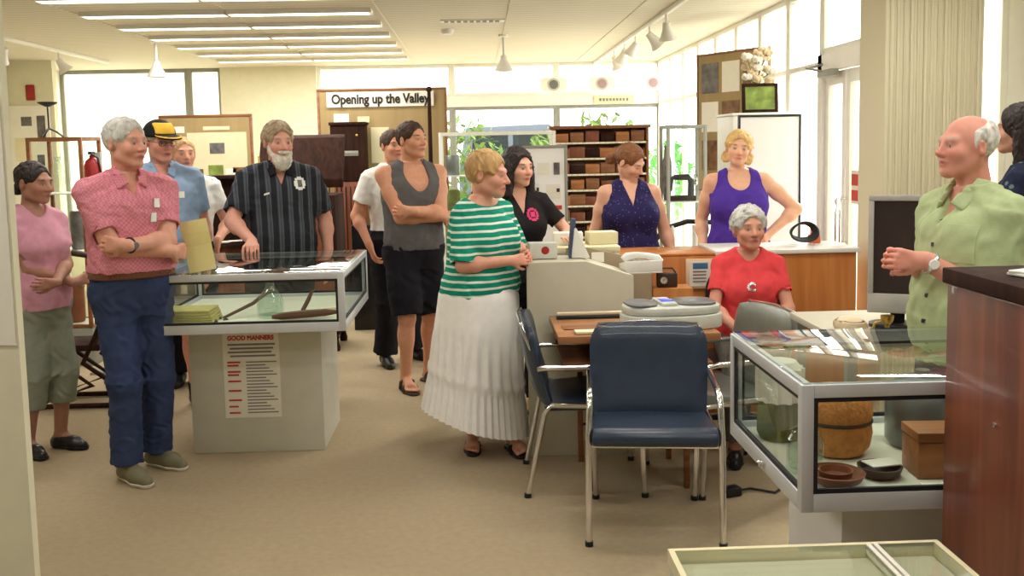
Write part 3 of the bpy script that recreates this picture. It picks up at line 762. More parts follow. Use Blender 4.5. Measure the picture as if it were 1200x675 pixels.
mat('sticker_grey', (196, 192, 186), .7); mat('sticker_mauve', (164, 138, 142), .7); mat('board_white', (248, 248, 248), .5, var=.01); mat('cream_lining', (216, 206, 182), .8, var=.04); mat('brass', (190, 158, 80), .3, .9); mat('clay', (122, 66, 40), .45, var=.15); mat('straw', (196, 128, 66), .8, var=.2, scale=40, bump=.6, bscale=90); mat('pewter', (124, 128, 128), .3, .6); mat('moss', (112, 116, 62), .8, var=.3)
mat('cream_cloth', (226, 206, 172), .85, var=.1); mat('blue_print', (70, 130, 170), .5, var=.4, scale=9); mat('lcd_blue', (60, 90, 220), .3, emit=.5); mat('device_pale', (206, 208, 198), .4); mat('device_grey', (110, 112, 116), .3); mat('orange_plastic', (230, 110, 50), .4)
mat('leather_dark', (58, 40, 28), .5, var=.2); mat('ext_ground', (222, 216, 204), .9); mat('blue_grey_card', (70, 82, 108), .5)

# ------------------------------------------------------------------ the setting
CE = 2.75
XR, YB, XL = 2.5, 13.3, -5.45
struct(MB().prism([(XL-.1, -3.1), (4.3, -3.1), (4.3, 6.03), (XR+.04, 6.03), (XR+.04, YB+.1), (XL-.1, YB+.1)], -.06, 0, 'Z').build('floor', 'carpet'))
b = MB().prism([(XL-.1, -3.1), (4.3, -3.1), (4.3, 6.1), (XR+.04, 6.1), (XR+.04, YB+.1), (XL-.1, YB+.1)], CE, CE+.06, 'Z')
for x in (-3.12, -1.935, -.76, .3, 1.36): b.box(x-.012, x+.012, 3.5, YB, CE-.006, CE)
struct(b.build('ceiling', 'ceiling_panel'))
struct(MB().box(XL-.1, XL, -3, YB+.1, 0, CE).build('wall_left', 'pale_wall'))
struct(MB().box(4.2, 4.3, -3, 6.2, 0, CE).build('wall_right', 'cream_wall'))
struct(MB().box(XL-.1, 4.3, -3.1, -3, 0, CE).build('wall_rear', 'cream_wall'))
struct(MB().box(-2.3, -1.498, 3.2, 3.24, 0, CE).build('wall_partition', 'cream_wall'))
struct(MB().box(-3.34, -2.08, YB-.12, YB+.02, 0, CE).build('wall_back', 'cream_wall'))
b = MB().box(-2.08, XR, YB-.04, YB+.06, 0, .8).box(XL, -3.34, YB-.04, YB+.06, 0, .5)
struct(b.build('wall_back_sill', 'cream_wall'))
struct(MB().box(-2.08, XR, YB-.06, YB+.08, 2.18, 2.32).build('trim_1', 'white_frame'))
# ribbed column next to the entrance
b = MB().box(2.40, 2.985, 5.72, 6.10, 0, CE)
for i in range(14): b.box(2.425+i*.040, 2.441+i*.040, 5.708, 5.72, 0, CE)
struct(b.build('wall_column', 'ribbed_cladding'))
def window(n, x0, x1, y0, y1, z0, z1, fr='white_frame', w=.045, bars=(), pane=True):
    """axis-aligned window in a plane of constant x or y"""
    b = MB(); alongx = abs(x1-x0) > abs(y1-y0)
    def bar(u0, u1, a, c):
        if alongx: b.box(u0, u1, y0-.03, y0+.03, a, c, .004)
        else: b.box(x0-.03, x0+.03, u0, u1, a, c, .004)
    u0, u1 = (x0, x1) if alongx else (y0, y1)
    bar(u0, u0+w, z0, z1); bar(u1-w, u1, z0, z1); bar(u0+w, u1-w, z0, z0+w); bar(u0+w, u1-w, z1-w, z1)
    for q in bars: bar(u0+w, u1-w, q-.02, q+.02)
    o = struct(b.build(f'window_{n}', fr))
    if pane:
        p = MB()
        if alongx: p.box(u0+w, u1-w, y0-.004, y0+.004, z0+w, z1-w)
        else: p.box(x0-.004, x0+.004, u0+w, u1-w, z0+w, z1-w)
        p.build('window_pane', 'pane', o)
    return o
n = 1
for y0, y1 in ((6.98, 7.75), (7.75, 8.52), (8.52, 9.3), (9.3, 10.1), (10.1, 10.9), (10.9, 11.7), (11.7, 12.5), (12.5, 13.26)):
    window(n, XR, XR, y0, y1, .06, CE, bars=(2.18,)); n += 1
window(n, XR, XR, 6.1, 6.98, 2.24, CE); n += 1
for x0, x1 in ((-2.08, -.3), (-.3, 1.1), (1.1, XR)):
    window(n, x0, x1, YB, YB, 2.32, CE, fr='white_frame'); n += 1
    window(n, x0, x1, YB, YB, .8, 2.18, fr='grey_frame'); n += 1
for x0, x1 in ((XL, -3.78), (-3.78, -3.34)):
    window(n, x0, x1, YB, YB, .5, CE, fr='grey_frame', w=.05); n += 1
window(n, 2.985, 3.27, 6.0, 6.0, .06, CE); n += 1
window(n, 3.27, 4.2, 6.0, 6.0, .06, CE, w=.13); n += 1
# entrance door: double leaf, white aluminium
d = MB()
d.box(XR-.05, XR+.05, 6.92, 7.0, 0, 2.24).box(XR-.05, XR+.05, 6.1, 7.0, 2.12, 2.24)
door = struct(d.build('door_1', 'white_frame'))
for y0, y1 in ((6.53, 6.91), (6.12, 6.51)):
    l = MB()
    l.box(XR-.025, XR+.025, y0, y0+.06, .02, 2.11, .004).box(XR-.025, XR+.025, y1-.06, y1, .02, 2.11, .004)
    l.box(XR-.025, XR+.025, y0+.06, y1-.06, .02, .26, .004).box(XR-.025, XR+.025, y0+.06, y1-.06, 2.02, 2.11, .004)
    lf = l.build('door_leaf', 'white_frame', door)
    MB().box(XR-.004, XR+.004, y0+.06, y1-.06, .26, 2.02).build('door_pane', 'pane', lf)
    MB().tube([(XR-.03, y1-.03 if y0 < 6.4 else y0+.03, .95), (XR-.07, y1-.03 if y0 < 6.4 else y0+.03, .95), (XR-.07, y1-.03 if y0 < 6.4 else y0+.03, 1.25), (XR-.03, y1-.03 if y0 < 6.4 else y0+.03, 1.25)], .01).build('door_handle', 'chrome', lf)
b = MB().box(XR-.12, XR-.06, 6.56, 6.82, 2.07, 2.12, .008).tube([(XR-.09, 6.7, 2.10), (XR-.2, 6.8, 2.14), (XR-.05, 6.9, 2.17)], .008)
b.build('door_closer', 'grey_frame', door)
# outside
struct(MB().box(-12, 16, 13.42, 30, -.12, -.06).box(4.35, 16, -4, 13.42, -.12, -.06).box(2.55, 4.35, 6.25, 13.42, -.12, -.06).build('ground_outside', 'ext_ground'))
struct(MB().box(-9, -2.2, 16.2, 16.3, -.1, 3.4).build('wall_outside', 'pale_wall'))

# ------------------------------------------------------------------ lamps of the room, and unseen fill lights added at the front
LG = 'fluorescent ceiling lights'
def ceiling_light(x, y, label, w=1.1):
    t = thing('ceiling_light', label, 'ceiling light', (x, y, CE), 0, LG)
    MB().box(-w/2-.02, w/2+.02, -.085, -.065, -.035, 0).box(-w/2-.02, w/2+.02, .065, .085, -.035, 0).box(-w/2-.02, -w/2, -.065, .065, -.035, 0).box(w/2, w/2+.02, -.065, .065, -.035, 0).build('frame', 'white_frame', t)
    MB().box(-w/2, w/2, -.062, .062, -.03, -.012, .006).build('diffuser', 'tube_light', t)
    l = lamp('tube_lamp', 'AREA', (0, 0, -.04), (0, 0, 0), TUBE_W, (1.0, .97, .91), shape='RECTANGLE', size=w, size_y=.12); l.parent = t
    return t
rows = ['first', 'second', 'third', 'fourth', 'fifth', 'sixth', 'seventh', 'eighth']
for i in range(7):
    y = 7.16+i*.82; k = ('row cut by the top edge' if i == 0 else f'{rows[i-1]} full row from the front')
    ceiling_light(-2.5, y, f'long ceiling light, left one in the {k}')
    ceiling_light(-1.37, y, f'long ceiling light, right one in the {k}')
for y in (1.2, 3.0, 4.8): ceiling_light(2.3, y, 'unseen ceiling light added at the front right to brighten the column')  # unseen lights, added to brighten the ribbed column from the front
for y in (1.2, 2.6, 4.2, 5.6): 
    for x in (-2.2, .6): ceiling_light(x, y, 'unseen ceiling light added at the front right to brighten the column')  # unseen fill lights, added so the people's fronts are lit
# ------------------------------------------------------------------ display cases
def display_case(label, x0, x1, y0, y1, z0, z1, ped, ped_mat='pedestal_grey', fw_=.032, lock=None):
    t = thing('display_case', label, 'display case', ((x0+x1)/2, (y0+y1)/2, 0))
    X0, X1, Y0, Y1 = -(x1-x0)/2, (x1-x0)/2, -(y1-y0)/2, (y1-y0)/2
    b = MB()
    for x in (X0, X1-fw_):
        for y in (Y0, Y1-fw_): b.box(x, x+fw_, y, y+fw_, z0, z1, .002)
    for z, hh in ((z0, .048), (z1-.034, .034)):
        for y in (Y0, Y1-fw_): b.box(X0+fw_, X1-fw_, y, y+fw_, z, z+hh, .002)
        for x in (X0, X1-fw_): b.box(x, x+fw_, Y0+fw_, Y1-fw_, z, z+hh, .002)
    b.build('frame', 'aluminium', t)
    MB().box(X0+fw_, X1-fw_, Y0+fw_, Y1-fw_, z0+.004, z0+.03).build('base_tray', 'tray_white', t)
    for (a, b_, c, d) in ((X0+fw_, X1-fw_, Y0+.008, Y0+.013), (X0+fw_, X1-fw_, Y1-.013, Y1-.008), (X0+.008, X0+.013, Y0+fw_, Y1-fw_), (X1-.013, X1-.008, Y0+fw_, Y1-fw_)):
        MB().box(a, b_, c, d, z0+.048, z1-.034).build('side_pane', 'case_glass', t)
        g = MB(); e = .012     # dark rubber gasket round each pane
        if b_-a > d-c:
            for (q0, q1, r0, r1) in ((a, b_, z0+.048, z0+.048+e), (a, b_, z1-.034-e, z1-.034), (a, a+e, z0+.048+e, z1-.034-e), (b_-e, b_, z0+.048+e, z1-.034-e)): g.box(q0, q1, c-.003, d+.003, r0, r1)
        else:
            for (q0, q1, r0, r1) in ((c, d, z0+.048, z0+.048+e), (c, d, z1-.034-e, z1-.034), (c, c+e, z0+.048+e, z1-.034-e), (d-e, d, z0+.048+e, z1-.034-e)): g.box(a-.003, b_+.003, q0, q1, r0, r1)
        g.build('gasket', 'dark_rubber', t)
    MB().box(X0+.006, X1-.006, Y0+.006, Y1-.006, z1, z1+.006, .002).build('top_pane', 'top_glass', t)
    px0, px1, py0, py1 = ped; cx, cy = (x0+x1)/2, (y0+y1)/2
    MB().box(px0-cx, px1-cx, py0-cy, py1-cy, .0, z0, .003).build('pedestal', ped_mat, t)
    if lock:
        MB().lathe([(0, 0), (.011, 0), (.011, .012), (.006, .016), (0, .016)], (X0-.002, lock-cy, z0+.024), 12, M=Matrix.Rotation(-PI/2, 3, 'Y')).build('lock', 'chrome', t)
    return t
LC = display_case('long glass display case on a grey pedestal with a printed poster on its front', -1.74, -.69, 5.0, 6.08, .715, 1.02, (-1.58, -.865, 5.3, 5.885))
RC = display_case('glass display case holding a straw bag and jars, beside the tall mahogany cabinet', .815, 1.92, 2.42, 3.13, .685, 1.02, (.99, 1.72, 2.6, 3.06), 'pedestal_white', lock=2.75)
# poster on the left pedestal
pt = thing('poster', 'white poster with a red good manners heading on the pedestal front', 'poster', (-1.245, 5.298, .43))
MB().box(-.152, .152, -.002, .001, -.235, .235).build('sheet', 'paper', pt)
text('GOOD MANNERS', .034, 'red_ink', pt, (0, -.003, .205), width=.25, bold=.0014, name='heading')
b = MB()
for i in range(4): b.box(-.125+.012*(i % 2), .13-.01*(i % 3), -.0035, -.002, .165-i*.021, .175-i*.021)
for i in range(17): b.box(-.03, .135-.02*((i*7) % 4), -.0035, -.002, .07-i*.0175, .076-i*.0175)
for i in (0, 1, 3, 4, 6, 9, 12, 14, 16): MB().box(-.13, -.06-.01*(i % 3), -.0035, -.002, .068-i*.0175, .078-i*.0175).build('red_print', 'red_ink', pt, False)
b.build('small_print', 'grey_ink', pt, False)

# things in the left case
def bottle(label, loc, s=1.0, m='bottle_glass'):
    o = MB().lathe([(0, 0), (.055, 0), (.062, .01), (.062, .07), (.052, .105), (.026, .135), (.02, .15), (.02, .175), (.025, .178), (.025, .19), (.015, .19), (.015, .15), (.045, .1), (.055, .07), (.055, .014), (0, .012)], (0, 0, 0), 24).build('bottle', m)
    o.scale = (s, s, s); return tag(o, label, 'bottle', loc=loc)
zt = .746
bottle('clear glass bottle standing in the long display case', (-1.13, 5.30, zt), 1.15)
def stick(label, pts, r, m='bottle_wood', name='wooden_tool', cat='tool'):
    return tag(MB().tube(pts, r, 8).build(name, m), label, cat)
stick('slanting dark wooden stick left of the glass bottle', [(-1.37, 5.25, zt+.012), (-1.25, 5.42, zt+.06), (-1.16, 5.52, zt+.13)], [.008, .011, .012])
stick('long brown wooden rolling tool in front of the glass bottle', [(-1.10, 5.18, zt+.02), (-1.05, 5.19, zt+.022), (-.93, 5.22, zt+.026), (-.83, 5.25, zt+.026), (-.77, 5.27, zt+.024)], [.010, .02, .022, .02, .010])
stick('short dark wooden peg right of the glass bottle', [(-.98, 5.42, zt+.012), (-.95, 5.45, zt+.07), (-.93, 5.47, zt+.12)], [.012, .012, .009], name='wooden_peg', cat='peg')
stick('pale handled tool at the right end of the long case', [(-.86, 5.4, zt+.014), (-.76, 5.43, zt+.018)], [.012, .009], m='cream_cloth', name='handled_tool')
o = MB()
for i in range(5): o.box(-.15+i*.004, .15-i*.005, -.10, .10, i*.014, i*.014+.013, .004)
tag(o.build('folded_cloth', 'cloth_olive'), 'pile of folded yellowish cloth at the left of the long case', 'cloth', loc=(-1.55, 5.25, zt))
for i, (x, y, r, l) in enumerate(((-1.30, 5.22, .3, 'small white card behind the slanting stick'), (-1.0, 5.35, -.2, 'white card beneath the short peg'), (-.84, 5.55, .1, 'white card at the right back of the long case'))):
    tag(MB().box(-.06, .06, -.04, .04, 0, .003, .001).build('label_card', 'paper'), l, 'card', 'cards inside the long case', (x, y, zt), r)
for i, (x, y, l) in enumerate(((-1.40, 5.19, 'nearest small dark stud beside the folded cloth'), (-1.355, 5.23, 'middle small dark stud beside the folded cloth'), (-1.40, 5.28, 'farthest small dark stud beside the folded cloth'))):
    tag(MB().lathe([(0, 0), (.013, 0), (.015, .006), (.008, .012), (0, .013)], seg=12).build('stud', 'leather_dark'), l, 'stud', 'studs in the long case', (x, y, zt))
# yellow card standing on top
yc = thing('yellow_card', 'tall pale yellow card leaning on top of the long display case', 'card', (-1.425, 5.10, 1.030), .15)
MB().box(-.068, .068, -.002, .002, 0, .268, M=Matrix.Rotation(-.16, 4, 'Y') @ Matrix.Rotation(-.12, 4, 'X')).build('sheet', 'yellow_card', yc)
MB().box(-.06, .06, .03, .034, 0, .2, M=Matrix.Rotation(-.16, 4, 'Y') @ Matrix.Rotation(.12, 4, 'X')).build('easel_back', 'yellow_card', yc)

# things in the right case
zt = .717
bag = thing('straw_bag', 'round orange straw purse with a lid seam in the right case', 'bag', (1.05, 2.81, zt))
bag.scale = (.88, .88, .95)
b = MB(); b.lathe([(0, 0), (.085, .004), (.108, .03), (.116, .07), (.112, .105)], seg=32); b.build('bowl', 'straw', bag)
b = MB(); b.lathe([(.112, .112), (.117, .13), (.11, .175), (.085, .205), (0, .21)], seg=32); b.build('lid', 'straw', bag)
b = MB(); b.tube([(.113*math.cos(a), .113*math.sin(a), .108) for a in np.linspace(0, 2*PI, 33)[:-1]], .005, 8, closed=True); b.build('seam', 'leather_dark', bag)
MB().box(-.03, .03, -.1, -.096, .16, .18, .002, M=Matrix.Rotation(0, 4, 'X')).build('tag', 'paper', bag)
pot = thing('preserving_jar', 'large pewter coloured jar with a domed lid at the back right', 'jar', (1.33, 2.86, zt))
MB().lathe([(0, 0), (.09, 0), (.105, .02), (.105, .15), (.09, .175), (0, .175)], seg=28).build('body', 'pewter', pot)
MB().lathe([(.092, .177), (.097, .185), (.07, .205), (.02, .215), (.02, .23), (0, .232)], seg=24).build('lid', 'pewter', pot)
MB().tube([(.10, 0, .13), (.145, 0, .12), (.145, 0, .06), (.10, 0, .045)], .008, 8).build('handle', 'pewter', pot)
bw = thing('clay_bowl', 'brown glazed bowl with a smaller bowl inside, front of the right case', 'bowl', (.947, 2.535, zt))
bw.scale = (.74, .74, .8)
MB().lathe([(0, 0), (.05, 0), (.09, .02), (.105, .045), (.1, .047), (.085, .026), (.045, .008), (0, .007)], seg=32).build('outer_bowl', 'clay', bw)
MB().lathe([(0, .008), (.035, .008), (.056, .03), (.062, .052), (.057, .052), (.05, .032), (0, .014)], seg=28).build('inner_bowl', 'clay', bw)
tag(MB().lathe([(0, 0), (.04, 0), (.055, .012), (.06, .03), (.054, .03), (.044, .014), (0, .008)], seg=28).build('dark_dish', 'leather_dark'), 'dark shallow dish right of the brown glazed bowl', 'dish', loc=(1.09, 2.59, zt))
tag(MB().box(-.045, .045, -.03, .03, 0, .004, .001).build('label_card', 'paper'), 'white card lying over the dark shallow dish', 'card', loc=(1.1, 2.60, zt+.032), rz=.2)
wb = thing('wooden_box', 'small orange brown wooden box with a lid line, right case', 'box', (1.265, 2.61, zt), -.06)
MB().box(-.08, .08, -.06, .06, 0, .1, .003).build('body', 'box_wood', wb); MB().box(-.083, .083, -.063, .063, .102, .128, .003).build('lid', 'box_wood', wb)
MB().box(-.012, .012, -.068, -.062, .085, .115, .002).build('clasp', 'brass', wb)
tag(MB().box(-.07, .07, -.03, .03, 0, .003, .001).build('label_card', 'paper'), 'white card in front of the small wooden box', 'card', loc=(1.24, 2.49, zt))
jr = thing('glass_jar', 'short clear glass jar with a knobbed lid left of the straw purse', 'jar', (.905, 2.655, zt))
MB().lathe([(0, 0), (.05, 0), (.052, .01), (.052, .09), (.04, .105), (.036, .105), (.046, .088), (.046, .012), (0, .01)], seg=24).build('body', 'bottle_glass', jr)
MB().lathe([(.041, .107), (.044, .115), (.02, .13), (.012, .135), (.016, .15), (0, .155)], seg=20).build('lid', 'bottle_glass', jr)
bj = thing('flour_jar', 'wide jar with mossy base and a frilled white cloth top', 'jar', (.93, 2.97, zt))
MB().lathe([(0, 0), (.06, 0), (.07, .02), (.068, .1), (.06, .12), (0, .12)], seg=24).build('body', 'moss', bj)
b = MB(); prof = []
for k in range(24): pass
bmv = [(.07+.006*math.sin(12*a), a) for a in np.linspace(0, 2*PI, 73)[:-1]]
b.prism([(r*math.cos(a), r*math.sin(a)) for r, a in bmv], .122, .225, 'Z'); b.lathe([(.066, .225), (.05, .245), (0, .25)], seg=24); b.build('cloth_top', 'paper', bj)
# flat glass-topped case in the foreground
gc = thing('low_display_case', 'glass topped display cabinet cut off by the bottom edge', 'display case', (.665, 1.55, 0))
b = MB(); X0, X1, Y0, Y1, Z = -.285, .285, -.41, .41, .80
for x in (X0, X1-.012): b.box(x, x+.012, Y0, Y1, Z-.03, Z)
for y in (Y0, Y1-.012): b.box(X0+.012, X1-.012, y, y+.012, Z-.03, Z)
b.build('frame', 'paper_cream', gc)
MB().box(X0+.012, .128, Y0+.012, Y1-.012, Z-.008, Z).build('top_pane', 'top_glass', gc)
MB().box(.152, X1-.012, Y0+.012, Y1-.012, Z-.008, Z).build('top_pane', 'top_glass', gc)
b = MB(); b.box(.128, .137, Y0+.012, Y1-.012, Z-.02, Z+.002).box(.143, .152, Y0+.012, Y1-.012, Z-.02, Z+.002); b.build('joint_strip', 'paper', gc)
MB().box(X0+.002, X1-.002, Y0+.002, Y1-.002, .0, Z-.032, .003).build('body', 'laminate_grey', gc)
MB().box(X0+.02, X1-.02, Y0+.02, Y1-.02, Z-.031, Z-.026).build('lining', 'cream_lining', gc)
# tall mahogany cabinet at the right edge
cb = thing('mahogany_cabinet', 'tall mahogany cabinet with a dark top at the right edge', 'cabinet', (1.42, 1.98, 0))
MB().box(-.275, .275, -.32, .36, .0, 1.285, .004).build('body', 'mahogany', cb)
MB().box(-.285, .285, -.33, .368, 1.287, 1.325, .004).build('top_board', 'dark_wood', cb)
for x0, x1 in ((-.26, -.005), (.005, .26)):
    d_ = MB().box(x0, x1, -.338, -.322, .1, 1.25, .004).build('door', 'mahogany', cb)
    MB().ball((x0+.03 if x0 > -.1 else x1-.03, -.348, .7), .012).build('knob', 'brass', d_)
MB().lathe([(0, 0), (.006, 0), (.006, .004), (0, .005)], (-.276, .12, 1.0), 10, M=Matrix.Rotation(-PI/2, 3, 'Y')).build('screw', 'chrome', cb)
b = MB(); b.box(-.1, .1, -.07, .07, 0, .006, .002).box(-.09, .1, -.06, .08, .006, .012, .002, M=Matrix.Rotation(.2, 4, 'Z')).box(-.05, .08, -.05, .05, .012, .022, .004, M=Matrix.Rotation(-.3, 4, 'Z'))
tag(b.build('paper_stack', 'paper'), 'crumpled white papers on the mahogany cabinet top', 'papers', loc=(1.315, 2.13, 1.327), rz=.2)

# ------------------------------------------------------------------ chairs
def chair(label, loc, rz):
    t = thing('office_chair', label, 'chair', (*loc, 0), rz, 'blue vinyl chairs around the desk')
    b = MB(); n = 12     # seat: padded with a rolled front edge
    prof = [(-.285, .432), (-.278, .472), (-.24, .492), (-.1, .470), (.08, .450), (.19, .445), (.205, .43), (.19, .41), (-.25, .412)]
    b.prism(prof, -.255, .255, 'X', .014); b.build('seat', 'blue_vinyl', t)
    # backrest: curved cushion, tilted and wrapped
    bm = bmesh.new(); NX, NZ = 14, 12; G = {}
    for side in (0, 1):
        for i in range(NX+1):
            for j in range(NZ+1):
                u = i/NX*2-1; v = j/NZ
                hw = .266*(1-.06*(1-v)**2)
                cr = 1-.10*max(0, (v-.75)/.25)**2.5
                x = u*hw; z = .415+v*.415-(.02*u*u*u*u if v > .5 else 0)*v
                y = .195+.095*v+.012*math.sin(v*PI)-.030*u*u
                ed = min(1, (1-abs(u))*6)**.5*min(1, min(v, 1-v)*7+.0)**.5
                y += (.034 if side else -.030)*(.25+.75*ed)
                G[side, i, j] = bm.verts.new((x*cr, y, z))
    for i in range(NX):
        for j in range(NZ):
            bm.faces.new((G[0, i, j], G[0, i+1, j], G[0, i+1, j+1], G[0, i, j+1])); bm.faces.new((G[1, i, j], G[1, i, j+1], G[1, i+1, j+1], G[1, i+1, j]))
    for i in range(NX):
        for j in (0, NZ): bm.faces.new((G[0, i, j], G[1, i, j], G[1, i+1, j], G[0, i+1, j]))
    for j in range(NZ):
        for i in (0, NX): bm.faces.new((G[0, i, j], G[0, i, j+1], G[1, i, j+1], G[1, i, j]))
    b = MB(); b.bm.free(); b.bm = bm; bk = b.build('backrest', 'blue_vinyl', t)
    rim = [G_ for G_ in []]
    b = MB(); pts = [(-.235, .2, .52), (-.247, .235, .65), (-.246, .285, .77), (-.225, .302, .822), (0, .318, .832), (.225, .302, .822), (.246, .285, .77), (.247, .235, .65), (.235, .2, .52)]
    b.tube(pts, .008, 8); b.build('back_rim', 'chrome', t)
    for s in (-1, 1):
        b = MB(); b.tube([(s*.272, -.262, .0), (s*.269, -.24, .45), (s*.264, -.225, .58), (s*.263, -.195, .612), (s*.264, -.13, .62)], .0135, 10); l = b.build('leg', 'chrome', t)
        MB().lathe([(.0, 0), (.017, 0), (.017, .02), (0, .02)], (s*.272, -.262, 0), 10).build('foot_cap', 'dark_rubber', l)
        b = MB(); b.tube([(s*.245, .285, 0), (s*.252, .20, .40), (s*.255, .17, .44), (s*.258, -.2, .425)], .0125, 10); l = b.build('leg', 'chrome', t)
        MB().lathe([(.0, 0), (.017, 0), (.017, .02), (0, .02)], (s*.245, .285, 0), 10).build('foot_cap', 'dark_rubber', l)
        b = MB(); b.tube([(s*.264, -.14, .62), (s*.266, .1, .62), (s*.270, .19, .62), (s*.267, .23, .615)], .0135, 10); b.build('arm_rail', 'chrome', t)
    MB().tube([(-.27, -.23, .413), (.27, -.23, .413)], .011, 8).build('front_rail', 'chrome', t); MB().tube([(-.252, .17, .428), (.252, .17, .428)], .011, 8).build('rear_rail', 'chrome', t)
    return t
ch = chair('navy vinyl chair with chrome legs facing the camera in front of the desk', (.73, 4.11), math.radians(-7))
c2 = copy_tree(ch, 'navy vinyl chair seen side on at the left end of the desk', (.50, 4.70, 0), math.radians(88))
c3 = copy_tree(ch, 'grey vinyl chair at the right end of the desk, half hidden by the glass case', (1.16, 4.69, 0), math.radians(-76))
for q in c3.children:
    if q.name.startswith(('seat', 'backrest')): q.data = q.data.copy(); q.data.materials[0] = MATS['grey_vinyl']

# ------------------------------------------------------------------ desk, counter and what is on them
dk = thing('writing_desk', 'brown wooden writing desk behind the navy chair', 'desk', (.74, 4.745, 0))
MB().box(-.38, .38, -.285, .285, .725, .76, .004).build('top_board', 'desk_wood', dk)
MB().box(-.35, .35, -.25, .25, .585, .615, .003).build('shelf', 'desk_wood', dk)
b = MB()
for y in (.235,): b.box(-.35, .35, y, y+.015, .615, .725)
b.build('apron', 'dark_wood', dk)
for x in (-.23, .23):
    for y in (-.22, .22): MB().box(x-.013, x+.013, y-.013, y+.013, 0, .585, .002).build('leg', 'brown_wood', dk)
b = MB(); b.tube([(-.23, .22, .2), (.23, .22, .2)], .007); b.build('stretcher', 'dark_metal', dk)
ct = thing('reception_counter', 'grey fronted reception counter with a sloping end behind the desk', 'counter', (.25, 5.07, 0))
MB().prism([(0, 0), (0, 1.03), (.012, 1.036), (.31, 1.036), (.56, .955), (.56, 0)], 0, .03, 'Y', .003).build('front_panel', 'laminate_grey', ct)
MB().prism([(.03, .0), (.03, 1.033), (.30, 1.033), (.54, .953), (.54, .0)], .032, .34, 'Y').build('body', 'laminate_grey', ct)
MB().prism([(.24, .6), (.24, 1.07), (.30, 1.085), (.72, .985), (.72, .6)], .342, .37, 'Y', .003).build('rear_panel', 'taupe_board', ct)
MB().box(.38, .45, .338, .341, .99, 1.045).build('sticker', 'paper', ct)
wc = thing('wooden_counter', 'long orange brown wooden counter with a white top end', 'counter', (1.48, 6.05, 0))
MB().box(-.83, .80, -.25, -.21, .0, .965, .003).build('front_panel', 'counter_wood', wc)
MB().box(-.83, .80, -.20, .16, .06, .95).build('body', 'counter_wood', wc)
MB().box(-.06, .82, -.27, .2, 0.967, .993, .004).build('white_top', 'white_plastic', wc)
MB().box(-.83, -.062, -.25, .18, 0.967, .981, .003).build('wood_top', 'counter_wood', wc)
bp_ = thing('framed_notice', 'framed notice with blue print hung on the wooden counter front', 'notice', (1.40, 5.795, .86))
MB().box(-.16, .3, -.012, .003, -.09, .09, .002).build('frame', 'cream_cloth', bp_); MB().box(-.14, .28, -.016, -.0125, -.075, .075).build('sheet', 'paper', bp_)
b = MB(); b.box(-.12, -.03, -.018, -.0165, .03, .065); b.build('picture', 'blue_print', bp_)
b = MB()
for i in range(4): b.box(-.12, -.04, -.018, -.0165, .01-i*.02, .018-i*.02)
b.build('small_print', 'grey_ink', bp_)
# bathroom-scale shaped grey machine on the desk
dv = thing('label_machine', 'flat oval pale grey machine with a small blue screen on the desk', 'machine', (.925, 4.67, .762), .08)
dv.scale = (1, 1, 1.45)
def sup(a, b_, n, k=48, cx=0, cy=0): return [(cx+a*math.copysign(abs(math.cos(t))**(2/n), math.cos(t)), cy+b_*math.copysign(abs(math.sin(t))**(2/n), math.sin(t))) for t in np.linspace(0, 2*PI, k+1)[:-1]]
MB().prism(sup(.245, .15, 2.8), 0, .045, 'Z', .006).build('base', 'device_pale', dv)
MB().prism(sup(.238, .143, 2.6), .046, .075, 'Z', .012).build('upper_shell', 'device_pale', dv)
b = MB(); b.prism(sup(.075, .115, 2.6, 32, -.15, 0), .076, .082, 'Z', .002); b.build('left_pad', 'device_grey', dv)
b = MB(); b.prism(sup(.10, .115, 2.6, 32, .115, 0), .076, .082, 'Z', .002); b.build('right_pad', 'device_grey', dv)
MB().box(-.068, .008, -.1, .10, .076, .086, .004).build('control_panel', 'device_pale', dv)
MB().box(-.058, .0, -.05, .02, .0865, .0885, .001).build('screen', 'lcd_blue', dv)
pr = MB(); pr.box(-.23, .23, -.018, .018, 0, .012, .003).box(-.225, .225, -.012, .014, .012, .026, .004)
o = thing('pen_tray', 'long pale ruler tray along the back of the desk', 'tray', (.60, 4.93, .762))
MB().box(-.21, .21, -.025, .025, 0, .014, .003).build('base', 'dark_metal', o); MB().box(-.205, .205, -.006, .022, .0145, .03, .004).build('bar', 'cream_cloth', o)
tag(MB().box(-.075, .075, -.035, .035, 0, .012, .002).build('note_box', 'cream_cloth'), 'small cream note box near the front of the desk', 'box', loc=(.52, 4.53, .762), rz=.05)
tag(MB().box(-.1, .1, -.055, .055, 0, .003, .001).build('brown_folder', 'brown_wood'), 'thin brown folder beside the cream note box', 'folder', loc=(.50, 4.68, .762), rz=.05)
ph = thing('telephone', 'white desk telephone with handset on the counter end', 'telephone', (.885, 5.30, .955), .1)
MB().prism([(-.085, 0), (.085, 0), (.085, .03), (-.085, .06)], -.10, .10, 'X', .006).build('base', 'white_plastic', ph)
MB().tube([(-.105, -.03, .062), (-.085, -.03, .078), (-.03, -.03, .086), (.03, -.03, .08), (.085, -.03, .062), (.105, -.03, .042)], [.02, .024, .017, .017, .024, .02], 12).build('handset', 'white_plastic', ph)
b = MB()
for i in range(3):
    for j in range(4): b.box(-.03+i*.025, -.012+i*.025, .0+j*.018-.0, .012+j*.018, .046-j*.0, .05)
b.build('keypad', 'grey_frame', ph)
tag(MB().box(-.1, .1, -.09, .09, -.008, 0, .002).build('phone_shelf', 'white_plastic'), 'thin white slab under the desk telephone', 'shelf', loc=(.885, 5.30, .954), rz=.1)
o = MB().box(-.055, .055, -.1, .1, .0, .945, .004).build('phone_pillar', 'taupe_board'); tag(o, 'taupe stand carrying the white telephone', 'stand', loc=(.93, 5.58, 0))
o.location = (.875, 5.30, 0)
